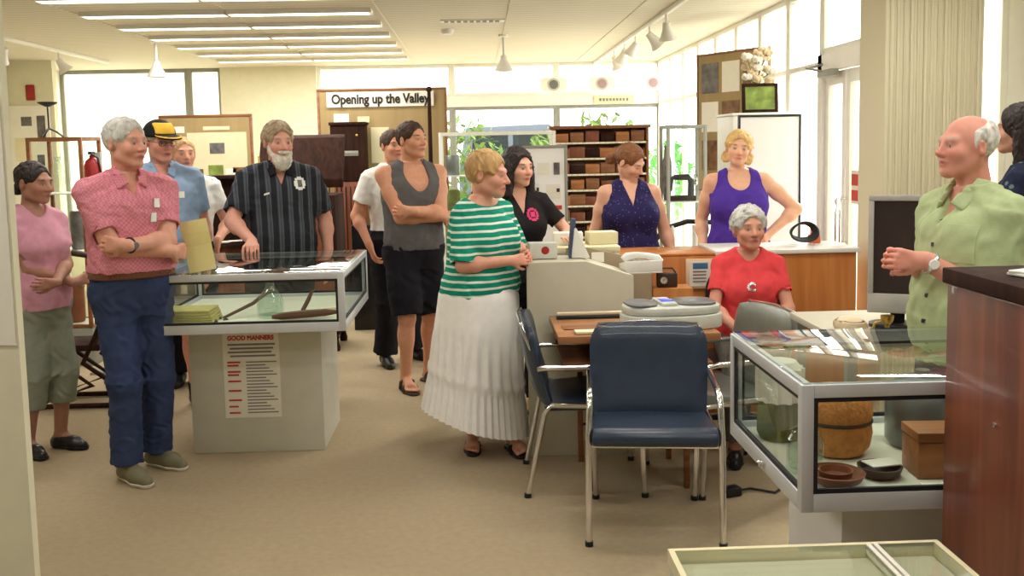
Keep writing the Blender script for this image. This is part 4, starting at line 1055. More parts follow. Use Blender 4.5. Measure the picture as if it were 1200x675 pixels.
cm = thing('camera', 'small dark red camera with brass lens by the telephone', 'camera', (1.03, 5.30, .86), -.1)
cm.name = 'box_camera'
MB().box(-.055, .055, -.035, .035, 0, .075, .005).build('body', 'leather_dark', cm); MB().lathe([(0, 0), (.018, 0), (.02, .02), (.012, .022), (0, .018)], (-.02, -.035, .04), 16, M=Matrix.Rotation(PI/2, 3, 'X')).build('lens', 'chrome', cm)
MB().tube([(-.05, 0, .075), (-.03, 0, .1), (.03, 0, .1), (.05, 0, .075)], .005, 8).build('strap', 'black_plastic', cm)
bxs = MB().box(-.10, .12, -.08, .08, 0, .858, .004).build('small_cupboard', 'counter_wood'); tag(bxs, 'narrow wooden cupboard under the small camera', 'cupboard', loc=(1.04, 5.31, 0))
# things on the counter behind the panel
fl = thing('leaflet_stand', 'leaning blue grey card in a clear leaflet stand on the counter', 'stand', (.50, 5.27, 1.037))
MB().box(-.012, .012, -.04, .04, 0, .21, .003, M=Matrix.Rotation(.08, 4, 'Y')).build('card', 'blue_grey_card', fl); MB().prism([(-.0, 0), (.1, 0), (.03, .16), (.018, .16)], -.05, .05, 'Y', .003).build('holder', 'white_plastic', fl)
jb = thing('picture_box', 'pale box with a red fruit picture on the counter', 'box', (.345, 5.27, 1.037), .1)
MB().box(-.075, .075, -.05, .05, 0, .085, .003).build('body', 'device_pale', jb); MB().ball((.01, -.05, .045), (.022, .003, .022)).build('picture', 'red_paint', jb)
tag(MB().box(-.085, .085, -.06, .06, 0, .07, .003).build('white_box', 'paper'), 'flat white box lying behind the fruit picture box', 'box', loc=(.36, 5.50, 1.0), rz=-.05)
# low worktop carrying the boxes behind the counter
wt = thing('side_table', 'pale side table behind the reception counter', 'table', (.60, 5.63, 0))
MB().box(-.2, .2, -.17, .17, 1.04, 1.07, .003).build('top_board', 'paper_cream', wt)
for x in (-.18, .18):
    for y in (-.15, .15): MB().box(x-.015, x+.015, y-.015, y+.015, 0, 1.04).build('leg', 'white_frame', wt)
bpy.data.objects['white_box'].location = (.52, 5.64, 1.071)
o = tag(copy_tree(bpy.data.objects['white_box']), 'cream carton with papers at the right of the side table', 'box', loc=(.715, 5.64, 1.071), rz=.1)
o.name = 'carton'; o.data = o.data.copy(); o.data.materials[0] = MATS['paper_cream']
# monitor on its table behind the right case
mt = thing('monitor_table', 'cluttered grey table behind the right display case', 'table', (1.80, 4.06, 0))
MB().box(-.38, .38, -.34, .34, .83, .86, .004).build('top_board', 'laminate_grey', mt)
for x in (-.34, .34):
    for y in (-.3, .3): MB().box(x-.02, x+.02, y-.02, y+.02, 0, .83).build('leg', 'grey_frame', mt)
mo = thing('monitor', 'flat screen monitor with a dark display and grey bezel', 'monitor', (1.74, 3.98, .862), math.radians(-24))
mo.scale = (.95, .95, .95)
b = MB(); S = Matrix.Translation((0, 0, .06)) @ Matrix.Rotation(-.04, 4, 'X')
for (x0, x1, z0, z1) in ((-.125, .125, .49, .515), (-.125, .125, 0, .085), (-.125, -.102, .085, .49), (.102, .125, .085, .49)): b.box(x0, x1, -.03, .03, z0, z1, .004, M=S)
b.box(-.115, .115, .0, .07, .03, .5, .01, M=S); b.build('bezel', 'monitor_grey', mo)
MB().box(-.102, .102, -.022, -.012, .085, .49, M=S).build('display', 'screen', mo)
MB().box(-.03, .03, .02, .05, .0, .2, .004).build('neck', 'black_plastic', mo); MB().prism(sup(.12, .09, 2.4), 0, .015, 'Z', .003).build('base', 'black_plastic', mo)
tr = thing('trophy', 'small brass ornament on the table left of the monitor', 'ornament', (1.62, 3.80, .862))
MB().lathe([(0, 0), (.03, 0), (.03, .01), (.01, .02), (.008, .04), (.024, .06), (.026, .08), (.0, .085)], seg=16).build('cup', 'brass', tr); MB().tube([(-.02, 0, .06), (-.05, 0, .05), (-.06, .0, .015), (-.08, -.02, .006)], .006).build('arm', 'brass', tr)
kb = MB(); kb.tube([(0, 0, .01), (.08, .05, .05), (.17, .02, .06), (.22, -.05, .02), (.1, -.08, .01)], .014, 8); tag(kb.build('black_cable', 'black_plastic'), 'heap of black cable under the monitor', 'cable', loc=(1.90, 3.86, .862))
tag(MB().prism(sup(.06, .09, 2.3), 0, .05, 'Z', .02).build('cloth_pouch', 'cream_cloth'), 'cream pouch at the left end of the monitor table', 'pouch', loc=(1.51, 3.90, .862))
# things on the white counter top
b = MB()
for k in range(4): b.tube([(.085*math.cos(a)*(1-.06*k), .02*k-.03+.02*math.sin(2*a), .085+.06*math.sin(a)*(1-.08*k)) for a in np.linspace(0, 2*PI, 25)[:-1]], .007, 8, closed=True)
tag(b.build('cable_coil', 'black_plastic'), 'coil of black cable standing on the white counter top', 'cable', loc=(2.02, 6.0, .995))
ob = thing('orange_box', 'small orange tool standing beside the black coil', 'tool', (2.13, 6.12, .995))
MB().prism([(-.035, 0), (.035, 0), (.03, .05), (.012, .06), (.012, .09), (-.02, .09), (-.02, .055), (-.035, .05)], -.025, .025, 'Y', .004).build('body', 'orange_plastic', ob); MB().tube([(.0, 0, .09), (.0, 0, .12)], .008).build('nozzle', 'black_plastic', ob)
# plug on the floor
pg = thing('power_adapter', 'black power adapter with its cord on the carpet', 'adapter', (1.15, 4.40, 0), .3)
MB().box(-.045, .045, -.03, .03, 0, .045, .01).build('body', 'black_plastic', pg); MB().tube([(.04, 0, .02), (.12, .02, .012), (.2, -.06, .008), (.3, .0, .008), (.36, .12, .008)], .006, 8).build('cord', 'black_plastic', pg)
# ------------------------------------------------------------------ display boards and cabinets at the back of the room
def board(label, cx, y, w, z0, z1, m='board_tan', rz=0):
    t = thing('display_board', label, 'display board', (cx, y, 0), rz)
    MB().box(-w/2+.02, w/2-.02, -.012, .012, z0+.02, z1-.02).build('panel', m, t)
    b = MB(); f = .025
    b.box(-w/2, w/2, -.02, .02, z1-f, z1, .003).box(-w/2, w/2, -.02, .02, z0, z0+f, .003).box(-w/2, -w/2+f, -.02, .02, z0+f, z1-f, .003).box(w/2-f, w/2, -.02, .02, z0+f, z1-f, .003)
    b.build('frame', 'brown_wood' if m == 'board_tan' else 'grey_frame', t)
    for x in (-w/2+.05, w/2-.05):
        MB().box(x-.018, x+.018, -.018, .018, 0, z0, .002).build('leg', 'grey_frame', t)
    return t
def sheets(t, L, y=-.013):
    for (cx, cz, w, h, m) in L: MB().box(cx-w/2, cx+w/2, y-.003, y, cz-h/2, cz+h/2).build('sheet', m, t, False)
def at(x, y, X, Y, ox):      # small helper: a spot on a board from its own left edge and height
    return x, y
b1 = board('tan display board with pinned pictures behind the two men on the left', -2.56, 9.5, .88, .75, 2.0)
sheets(b1, [(-.30, 1.86, .2, .06, 'paper'), (.10, 1.87, .25, .035, 'paper_cream'), (-.32, 1.62, .22, .30, 'photo_print'), (.10, 1.58, .56, .5, 'paper_cream'), (.1, 1.18, .6, .12, 'cream_cloth')])
sheets(b1, [(.10, 1.68, .14, .1, 'photo_print'), (-.10, 1.45, .12, .07, 'photo_print_brown'), (.08, 1.46, .14, .12, 'photo_print_green'), (.22, 1.44, .1, .09, 'paper'), (.3, 1.47, .12, .05, 'photo_print_brown')], -.0165)
b2 = board('large tan display board titled Opening up the Valley', -.93, 10.0, 1.30, .55, 2.25)
sg = thing('title_sign', 'white sign reading Opening up the Valley on the tan board', 'sign', (-.99, 9.975, 2.14))
MB().box(-.49, .58, -.004, .003, -.075, .075).build('panel', 'paper', sg)
text('Opening up the Valley', .13, 'dark_ink', sg, (.045, -.006, .0), width=.98, bold=.0045)
sheets(b2, [(-.03, 1.68, .18, .36, 'paper_cream'), (-.41, 1.955, .15, .09, 'paper'), (-.19, 1.94, .12, .06, 'paper_cream'), (.05, 1.25, .18, .2, 'paper_cream')], -.021)
sw = thing('switchboard', 'dark wooden telephone switchboard in front of the titled board', 'switchboard', (-1.25, 9.82, 0))
MB().box(-.17, .17, -.11, .11, 1.33, 1.88, .006).build('upper_box', 'dark_wood', sw)
MB().box(-.15, .15, -.10, .10, .55, 1.328, .006).build('lower_box', 'red_wood', sw)
b = MB()
for i in range(6): b.box(-.13+i*.045, -.12+i*.045, -.108, -.101, .6, 1.28)
b.build('fluting', 'dark_wood', sw)
MB().box(-.18, .18, -.13, .13, 1.88, 1.91, .004).build('cap', 'dark_wood', sw)
MB().box(-.10, .10, -.118, -.1105, 1.58, 1.63, .002).build('plug_row', 'grey_frame', sw)
for i in range(7): MB().lathe([(0, 0), (.006, 0), (.006, .012), (0, .012)], (-.085+i*.028, -.118, 1.605), 8, M=Matrix.Rotation(PI/2, 3, 'X')).build('plug', 'brass', sw)
MB().lathe([(0, 0), (.012, 0), (.012, .015), (0, .018)], (.09, -.11, 1.78), 10, M=Matrix.Rotation(PI/2, 3, 'X')).build('knob', 'brass', sw)
b = MB(); b.tube([(-.2, -.02, 1.66), (-.2, -.02, 1.5)], .022, 10).tube([(-.2, -.02, 1.72), (-.2, -.02, 1.66)], [.03, .022], 10).tube([(-.17, -.02, 1.6), (-.2, -.02, 1.6)], .01, 8); b.build('receiver', 'black_plastic', sw)
MB().tube([(-.2, -.02, 1.5), (-.21, -.03, 1.2), (-.19, -.05, .9), (-.17, -.09, .75)], .008, 8).build('cord', 'black_plastic', sw)
MB().box(-.15, .15, -.10, .10, 0, .548, .004).build('plinth', 'dark_wood', sw)
tag(MB().box(-.16, .16, -.12, .12, 0, .62, .006).build('black_case', 'black_plastic'), 'black equipment case standing right of the switchboard', 'case', loc=(-.98, 9.0, .0))
bpy.data.objects['black_case'].scale = (1, 1, 1.55)
pole = MB().tube([(0, 0, 0), (0, 0, 1.6), (0, 0, 2.2)], [.022, .022, .018], 10).lathe([(0, 0), (.13, 0), (.12, .02), (.02, .04)], seg=16).ball((0, 0, 2.22), .03)
tag(pole.build('wooden_pole', 'dark_wood'), 'tall dark pole standing against the right of the titled board', 'pole', loc=(-.45, 9.85, 0))
# gramophone style cabinet with a raised lid, and a chest beside it
gr = thing('gramophone_cabinet', 'dark cabinet with its lid raised behind the bearded man', 'cabinet', (-1.50, 8.2, 0))
MB().box(-.36, .36, -.26, .26, .14, 1.28, .006).build('body', 'dark_wood', gr)
MB().prism([(-.26, 0), (.26, 0), (.20, .05), (-.20, .05)], -.36, .36, 'X', .004, M=Matrix.Translation((0, .25, 1.32)) @ Matrix.Rotation(math.radians(62), 4, 'X') @ Matrix.Translation((0, .26, 0))).build('lid', 'dark_wood', gr)
MB().tube([(-.3, .1, 1.28), (-.33, .18, 1.6)], .008, 8).build('lid_stay', 'brass', gr)
MB().lathe([(0, 0), (.15, 0), (.15, .015), (0, .017)], (0, 0, 1.283), 28).build('turntable', 'black_plastic', gr)
for x in (-.32, .32):
    for y in (-.22, .22): MB().lathe([(.03, 0), (.035, .03), (.022, .08), (.03, .138)], (x, y, 0), 12).build('leg', 'dark_wood', gr)
for x0, x1 in ((-.33, -.005), (.005, .33)): MB().box(x0, x1, -.275, -.262, .2, 1.22, .004).build('door', 'red_wood', gr)
cs = thing('piano_stool_chest', 'dark reddish open-fronted chest behind the long display case', 'chest', (-2.12, 8.25, 0)); cs.name = 'display_chest'
MB().box(-.24, .24, .1, .14, .0, 1.42, .004).box(-.24, -.2, -.2, .1, .0, 1.2, .004).box(.2, .24, -.2, .1, .0, 1.2, .004).build('carcass', 'dark_wood', cs)
MB().box(-.26, .26, -.06, .16, 1.42, 1.45, .004).build('top_board', 'dark_wood', cs)
MB().box(-.199, .199, -.24, .099, .86, .90, .003).build('ledge', 'dark_wood', cs); MB().box(-.199, .199, -.19, -.17, .1, .858).build('front_panel', 'red_wood', cs)
ps = MB().box(-.08, .0, -.05, .06, 0, .008, .002).box(-.02, .09, -.07, .05, .008, .014, .002, M=Matrix.Rotation(.3, 4, 'Z')); tag(ps.build('loose_papers', 'paper'), 'loose white papers on the chest ledge', 'papers', loc=(-2.03, 8.12, .902))
tag(MB().box(-.2, .2, -.02, .02, 0, .72, .003).build('yellow_screen', 'yellow_card'), 'yellow panel standing right of the raised lid', 'panel', loc=(-1.72, 10.6, .0)); o = bpy.data.objects['yellow_screen']; o.scale = (1.2, 1, 2.3)
# ------------------------------------------------------------------ glass cabinets
def cabinet(label, cx, cy, w, d, h, shelves=(), base=.3, fr='white_frame', rz=0):
    t = thing('glass_cabinet', label, 'glass cabinet', (cx, cy, 0), rz)
    f = .028; b = MB()
    for x in (-w/2, w/2-f):
        for y in (-d/2, d/2-f): b.box(x, x+f, y, y+f, base, h, .003)
    for z in (base, h-f):
        for y in (-d/2, d/2-f): b.box(-w/2+f, w/2-f, y, y+f, z, z+f)
        for x in (-w/2, w/2-f): b.box(x, x+f, -d/2+f, d/2-f, z, z+f)
    b.build('frame', fr, t); MB().box(-w/2, w/2, -d/2, d/2, 0, base-.002, .003).build('plinth', 'grey_frame' if fr != 'white_frame' else 'laminate_grey', t)
    MB().box(-w/2+f, w/2-f, -d/2+.01, -d/2+.015, base+f, h-f).build('front_pane', 'case_glass', t)
    for z in shelves: MB().box(-w/2+.02, w/2-.02, -d/2+.03, d/2-.03, z-.01, z, .001).build('shelf', 'white_frame', t)
    MB().box(-w/2+f, w/2-f, -d/2+.03, d/2-.03, base, base+.02).build('base_board', 'laminate_grey', t)
    return t
g1 = cabinet('white framed glass cabinet of crockery behind the dark haired woman', .2, 9.3, 1.08, .42, 1.78, (1.0, 1.38))
rnd = random.Random(3)
def pot_(label, x, y, z, r, h, m, kind=0, group=None, cat='pot'):
    b = MB(); P_ = [[(0, 0), (r*.7, 0), (r, h*.3), (r*.9, h*.7), (r*.5, h*.88), (r*.6, h), (r*.45, h), (r*.4, h*.86), (0, h*.8)], [(0, 0), (r*.9, 0), (r, h*.1), (r, h*.9), (r*.9, h), (0, h)], [(0, 0), (r*.4, 0), (r, h*.7), (r, h), (r*.9, h), (r*.35, h*.15), (0, h*.12)]][kind]
    b.lathe(P_, seg=18); o = b.build(['vase', 'canister', 'cup'][kind], m); return tag(o, label, cat, group, (x, y, z))
zs = {.322: 'bottom board', 1.002: 'middle shelf', 1.382: 'top shelf'}
for z, zn in zs.items():
    for i in range(5):
        k = (i*2+int(z*10)) % 3
        pot_(f'{["tall", "squat", "small"][k]} {["vase", "canister", "cup"][k]} on the crockery cabinet {zn}, ' + ['leftmost', 'second from left', 'centre', 'second from right', 'rightmost'][i], -.22+i*.2, 9.3+rnd.uniform(-.05, .05), z, .05+rnd.uniform(0, .02), .14+rnd.uniform(0, .12), ['bottle_glass', 'photo_print', 'moss', 'clay', 'pewter'][(i+int(z*7)) % 5], k, 'crockery in the white framed cabinet', ['vase', 'canister', 'cup'][k])
# wooden rack of small drawers
rk = thing('wooden_rack', 'wide brown wooden rack with white labelled rows behind the ponytailed woman', 'rack', (1.22, 9.75, 0))
MB().box(-.48, .48, .06, .1, .3, 1.8, .003).build('back_board', 'brown_wood', rk)
for x in (-.48, .455): MB().box(x, x+.025, -.12, .06, .0, 1.8, .003).build('side_board', 'brown_wood', rk)
MB().box(-.5, .5, -.14, .11, 1.8, 1.83, .003).build('top_board', 'brown_wood', rk)
for k in range(7):
    z = .72+k*.155; s_ = MB().box(-.454, .454, -.12, .06, z, z+.018).build('shelf', 'paper_cream', rk)
    b = MB()
    for i in range(16): b.box(-.44+i*.056, -.40+i*.056, -.1225, -.1205, z+.001, z+.0165)
    b.build('label_strip', 'paper', s_)
rows_ = ['lowest row', 'second row up', 'third row up', 'fourth row up', 'fifth row up', 'sixth row up', 'top row']
for k in range(7):
    z = .72+k*.155+.019
    for i in range(6):
        w_ = .065+.006*((i*3+k) % 3)
        o = tag(MB().box(-w_, w_, -.05, .05, 0, .085+.012*((i+k*2) % 3), .004).build('wooden_block', ['red_wood', 'brown_wood', 'box_wood', 'dark_wood'][(i*3+k*5) % 4]), f'wooden block on the rack {rows_[k]}, ' + ['far left', 'left', 'left of centre', 'right of centre', 'right', 'far right'][i], 'block', 'wooden blocks on the rack', (1.22-.375+i*.15, 9.70, z))
g2 = cabinet('tall grey framed glass cabinet with dark machinery behind the purple top woman', 1.87, 8.85, .36, .36, 1.80, (1.12,), .25, 'grey_frame')
def sewing(label, x, y, z, s=1.0):
    t = thing('sewing_machine', label, 'sewing machine', (x, y, z)); t.scale = (s, s, s)
    MB().box(-.14, .14, -.07, .07, 0, .05, .006).build('base', 'dark_wood', t)
    MB().tube([(.1, 0, .05), (.1, 0, .2), (.07, 0, .235), (-.06, 0, .235), (-.1, 0, .22), (-.105, 0, .1)], [.035, .03, .032, .028, .026, .014], 12).build('arm', 'black_plastic', t)
    MB().lathe([(0, -.012), (.055, -.012), (.06, 0), (.055, .012), (0, .012)], (.145, 0, .21), 18, M=Matrix.Rotation(PI/2, 3, 'Y')).build('hand_wheel', 'chrome', t)
sewing('old black sewing machine on the lower board of the grey framed cabinet', 1.85, 8.83, .272, .9)
sewing('old black sewing machine on the middle shelf of the grey framed cabinet', 1.85, 8.83, 1.122, .9)
pot_('tall dark vase on the middle shelf behind the sewing machine', 1.745, 8.95, 1.122, .045, .5, 'photo_print', 0, None, 'vase')
pot_('tall pale vase at the right of the upper shelf in the grey framed cabinet', 1.975, 8.97, 1.122, .035, .55, 'bottle_glass', 0, None, 'vase')
for i, (x, z, h) in enumerate(((1.75, .55, .3), (1.95, .55, .42))):
    pass
# treadle machine frame in front of the cabinet
tf = thing('treadle_table', 'dark curved handlebar frame on a pale stand left of the purple top woman', 'stand', (1.72, 7.6, 0))
b = MB(); b.tube([(-.36, 0, .86), (-.25, 0, .98), (-.08, 0, 1.03), (.1, 0, 1.02), (.24, 0, .96)], .02, 10); b.build('bar', 'black_plastic', tf)
for x in (-.2, -.02): MB().tube([(x, 0, .0), (x, 0, 1.0)], .022, 10).build('leg', 'white_frame', tf)
MB().box(-.3, .2, -.1, .1, .5, .53, .003).build('shelf', 'dark_wood', tf)
# white poster board on a stand
wb_ = board('white poster board with small photographs behind the dark haired woman', .53, 8.2, .46, .72, 1.645, 'board_white', 0)
sheets(wb_, [(-.11, 1.47, .12, .14, 'board_white'), (.03, 1.45, .1, .1, 'paper'), (-.08, 1.27, .14, .12, 'paper'), (.11, 1.26, .12, .12, 'paper'), (.06, 1.125, .24, .035, 'red_ink')], -.0125)
sheets(wb_, [(-.14, 1.49, .05, .06, 'photo_print'), (.14, 1.45, .05, .1, 'photo_print'), (.15, 1.27, .025, .03, 'dark_ink'), (-.02, 1.28, .02, .03, 'dark_ink')], -.016)
# whiteboard with a dark frame near the entrance
wh = thing('framed_whiteboard', 'tall white board in a thin dark frame behind the purple top woman', 'board', (2.18, 7.25, 0), 0)
MB().box(-.22, .22, -.008, .008, .42, 1.82).build('panel', 'board_white', wh)
b = MB(); b.box(-.235, .235, -.014, .014, 1.82, 1.838).box(-.235, .235, -.014, .014, .40, .42).box(-.235, -.22, -.014, .014, .42, 1.82).box(.22, .235, -.014, .014, .42, 1.82); b.build('frame', 'dark_metal', wh)
for x in (-.2, .2): MB().tube([(x, .0, .40), (x, -.02, .02), (x, -.22, .012)], .011, 8).tube([(x, -.02, .02), (x, .2, .012)], .011, 8).build('leg', 'dark_metal', wh)
# cabinet carrying the framed picture and flowers
pc = thing('picture_cabinet', 'white cabinet standing behind the framed whiteboard', 'cabinet', (2.22, 7.72, 0))
MB().box(-.24, .22, -.2, .3, 0, 1.84, .004).build('body', 'white_frame', pc); MB().box(-.25, .23, -.21, .31, 1.842, 1.862, .003).build('top_board', 'white_frame', pc)
fp = thing('framed_picture', 'small dark framed landscape picture on the white cabinet', 'picture', (2.23, 7.66, 1.864), -.06)
b = MB(); L_ = Matrix.Rotation(-.10, 4, 'X')
for (x0, x1, z0, z1) in ((-.14, .14, 0, .025), (-.14, .14, .205, .23), (-.14, -.115, .025, .205), (.115, .14, .025, .205)): b.box(x0, x1, -.012, .012, z0, z1, .003, M=L_)
b.build('frame', 'dark_wood', fp); MB().box(-.115, .115, -.004, .006, .025, .205, M=L_).build('canvas', 'photo_print_green', fp); MB().box(-.02, .02, .05, .06, 0, .16).build('strut', 'dark_wood', fp)
fv = thing('flower_vase', 'vase of cream dried flowers behind the framed picture', 'flowers', (2.24, 7.86, 1.864))
MB().lathe([(0, 0), (.05, 0), (.07, .06), (.06, .15), (.035, .2), (.045, .22), (.035, .22), (0, .2)], seg=18).build('vase', 'red_wood', fv)
rnd = random.Random(5)
for i in range(26):
    a = rnd.uniform(0, 2*PI); r = rnd.uniform(0, .15); z = .33+rnd.uniform(0, .22)-r*.5; p = (r*math.cos(a), r*math.sin(a)*.7, z)
    MB().tube([(0, 0, .2), (p[0]*.5, p[1]*.5, .2+(z-.2)*.6), p], .003, 5).build('stem', 'moss', fv)
    b = MB()
    for k in range(7):
        t_ = k*2*PI/7; b.ball((p[0]+.026*math.cos(t_), p[1]+.026*math.sin(t_)*.8, p[2]+.01*math.sin(k*2)), (.02, .016, .02), 8)
    b.ball(p, .018, 8); b.build('bloom', 'cream_cloth' if i % 3 else 'paper', fv)
# tall pinboard of photographs along the glazed side
pb = thing('photo_screen', 'tan screen hung with clear photo sleeves beside the glazed wall', 'screen', (2.36, 9.0, 0), math.radians(-62))
MB().box(-.45, .45, -.012, .012, 1.2, 2.45).build('panel', 'board_tan', pb)
b = MB(); b.box(-.47, -.45, -.02, .02, 0, 2.47).box(.45, .47, -.02, .02, 0, 2.47).box(-.45, .45, -.02, .02, 2.45, 2.47).box(-.45, .45, -.02, .02, 1.18, 1.2); b.build('frame', 'brown_wood', pb)
for i in range(3):
    for j in range(3): MB().box(-.4+i*.28, -.17+i*.28, -.017, -.013, 2.1-j*.36, 2.38-j*.36).build('sleeve', ['photo_print', 'paper', 'photo_print_brown'][(i+j) % 3], pb, False)
# ------------------------------------------------------------------ left end
gl = cabinet('narrow glass cabinet against the left side behind the woman in mauve', -3.22, 7.85, .42, .4, 1.78, (.9, 1.35), .3, 'brown_wood')
pot_('tall pale vase on the upper shelf of the narrow left cabinet', -3.28, 7.85, 1.352, .05, .28, 'bottle_glass', 0, None, 'vase')
pot_('dark canister on the middle shelf of the narrow left cabinet', -3.15, 7.85, .902, .06, .3, 'photo_print', 1, None, 'canister')
pot_('brown crock at the bottom of the narrow left cabinet', -3.22, 7.85, .322, .08, .3, 'clay', 1, None, 'crock')
cl = thing('candle_stand', 'black tripod stand on top of the narrow left cabinet', 'stand', (-3.33, 7.85, 1.782))
for a in (.3, 2.4, 4.5): MB().tube([(.0, 0, .07), (.05*math.cos(a), .05*math.sin(a), .045), (.10*math.cos(a), .10*math.sin(a), .004)], .007, 8).build('leg', 'black_plastic', cl)
MB().tube([(0, 0, .06), (0, 0, .24)], .007, 8).build('stem', 'black_plastic', cl); MB().lathe([(0, .235), (.02, .24), (.07, .265), (.075, .275), (.04, .27), (0, .26)], seg=16).build('dish', 'black_plastic', cl)
ex = thing('fire_extinguisher', 'red fire extinguisher on a post behind the pink shirt man', 'fire extinguisher', (-2.80, 7.3, 0))
MB().lathe([(0, 1.30), (.055, 1.30), (.06, 1.32), (.06, 1.56), (.045, 1.6), (.02, 1.62), (.02, 1.64), (0, 1.64)], seg=20).build('cylinder', 'red_paint', ex)
MB().box(-.012, .012, -.05, .03, 1.642, 1.665, .003).tube([(0, -.03, 1.65), (.05, -.03, 1.62), (.065, -.02, 1.5), (.06, -.02, 1.4)], .008, 8).build('valve', 'black_plastic', ex)
MB().box(-.03, .03, .075, .1, 0, 1.66, .003).box(-.12, .12, .02, .15, 0, .02).box(-.03, .03, .05, .075, 1.34, 1.38).build('post', 'grey_frame', ex)
wp = thing('wall_poster', 'white poster with small pictures on the far left wall end', 'poster', (-5.22, 11.76, 0))
wp.scale = (1.2, 1, 1.06)
MB().box(-.2, .2, .0, .03, .0, 2.1, .002).build('stand_panel', 'paper', wp)
sheets(wp, [(-.02, 1.93, .1, .1, 'photo_print'), (.12, 1.85, .08, .28, 'photo_print'), (-.06, 1.62, .16, .26, 'paper_cream'), (.1, 1.5, .07, .12, 'photo_print'), (-.03, 1.3, .2, .12, 'paper_cream')], 0)
struct(MB().box(XL, -4.93, 11.8, 11.9, 0, 2.75).build('wall_divider', 'cream_wall'))
tag(MB().box(-.05, .05, -.012, .0, -.09, .09, .01).build('fire_sign', 'red_paint'), 'small red fire sign high on the far left wall end', 'sign', loc=(-5.19, 11.795, 2.38))
pn = MB().box(-.42, .0, -.004, 0, -.4, .4); tag(pn.build('notice', 'paper'), 'white notice sheet on the near cream partition, cut by the left edge', 'notice', loc=(-1.506, 3.199, 1.43))
# antique frame with straps
aq = thing('antique_pram', 'dark antique wooden frame with curved back and hanging straps behind the woman in mauve', 'antique', (-2.62, 6.35, 0)); aq.name = 'antique_carriage'
MB().tube([(.12, 0, .42), (.2, 0, .62), (.2, 0, .85), (.12, 0, 1.0), (.02, 0, 1.02)], .022, 10).build('back_hoop', 'leather_dark', aq)
MB().tube([(.12, .3, .42), (.2, .3, .62), (.2, .3, .85), (.12, .3, 1.0), (.02, .3, 1.02)], .022, 10).build('back_hoop', 'leather_dark', aq)
for z in (.55, .68, .81, .94): MB().box(.17, .195, .0, .3, z, z+.07, .004).build('slat', 'dark_wood', aq)
MB().box(-.22, .16, -.02, .32, .38, .42, .004).build('seat', 'dark_wood', aq)
for y in (-.01, .31):
    MB().tube([(.2, y, .6), (.05, y, .3), (.32, y, .1)], .018, 8).build('runner', 'dark_wood', aq); MB().tube([(-.2, y, .38), (.1, y, .15), (-.28, y, .02), (.34, y, .02)], .018, 8).build('leg', 'dark_wood', aq)
MB().tube([(.2, -.03, .85), (.26, -.05, .7), (.27, -.05, .55), (.22, -.04, .48)], .010, 8).build('strap', 'yellow_card', aq)
MB().tube([(.18, -.03, .95), (.28, -.06, .8), (.30, -.06, .62), (.26, -.05, .52)], .010, 8).build('strap', 'black_plastic', aq)
# ------------------------------------------------------------------ ceiling fittings
def spot(label, x, y, z, ry, rx=0, m='white_plastic'):
    t = thing('spotlight', label, 'spotlight', (x, y, z), 0, 'ceiling spotlights')
    MB().tube([(0, 0, 0), (0, 0, -.07)], .01, 8).build('stem', m, t)
    b = MB(); R_ = (Matrix.Translation((0, 0, -.08)) @ Matrix.Rotation(ry, 4, 'Y') @ Matrix.Rotation(rx, 4, 'X'))
    t2 = bmesh.new(); bmesh.ops.create_circle(t2, segments=4); t2.free()
    b.lathe([(0, .02), (.032, .015), (.038, -.03), (.05, -.075), (.078, -.13), (.072, -.13), (.042, -.07), (0, -.05)], (0, 0, -.08), 18, M=R_.to_3x3()); b.build('shade', m, t)
    MB().ball(tuple(R_ @ Vector((0, 0, -.075))), .026, 10).build('bulb', 'paper', t)
    return t
tk = thing('light_track', 'long white light track along the right of the ceiling', 'light track', (1.62, 10.2, CE)); MB().box(-.018, .018, -3.5, 3.2, -.035, -.001, .003).build('rail', 'white_frame', tk); MB().box(-.03, .03, -3.62, -3.5, -.045, -.001, .004).build('feed_box', 'white_frame', tk)
for i, (y, ry, rx) in enumerate(((8.3, -.15, .25), (9.1, -.75, .2), (9.9, .5, .2), (10.6, .3, .5), (11.4, -.4, .3))):
    spot(['white spotlight nearest the camera on the right track', 'wide tilted white spotlight, second on the right track', 'middle spotlight on the right track', 'fourth spotlight along the right track', 'farthest spotlight on the right track'][i], 1.62, y, CE-.036, ry, rx)
tk2 = thing('light_track', 'white light track along the left of the ceiling', 'light track', (-4.35, 9.4, CE)); MB().box(-.018, .018, -2.6, 2.6, -.035, -.001, .003).build('rail', 'white_frame', tk2)
for i, y in enumerate((9.4, 10.6)): spot(['nearer spotlight on the left track', 'farther spotlight on the left track'][i], -4.35, y, CE-.036, .5-i, .3)
def pendant(label, x, y):
    t = thing('ceiling_spotlight', label, 'spotlight', (x, y, CE), 0, 'single ceiling spotlights')
    MB().lathe([(0, 0), (.05, 0), (.05, -.02), (.02, -.03), (.014, -.03), (.014, -.2), (.03, -.21), (.036, -.25), (.085, -.33), (.09, -.36), (.08, -.36), (.03, -.27), (0, -.26)], seg=20).build('body', 'white_plastic', t); MB().ball((0, 0, -.31), .04, 10).build('bulb', 'paper', t)
pendant('white hanging spotlight in the middle of the ceiling', .3, 9.9); pendant('white hanging spotlight on the left side of the ceiling', -3.12, 9.9)
sd_ = thing('smoke_detector', 'round white smoke detector beside the ceiling vent', 'smoke detector', (-.24, 9.4, CE)); MB().lathe([(0, 0), (.06, 0), (.06, -.025), (.045, -.045), (0, -.05)], seg=24).build('body', 'white_plastic', sd_)
vt = thing('ceiling_vent', 'narrow slotted ceiling vent near the smoke detector', 'vent', (.0, 8.75, CE)); b = MB(); b.box(-.28, .28, -.06, .06, -.012, 0, .003); b.build('frame', 'white_frame', vt)
for i in range(9): MB().box(-.25+i*.056, -.215+i*.056, -.04, .04, -.02, -.0125).build('slat', 'grey_frame', vt)
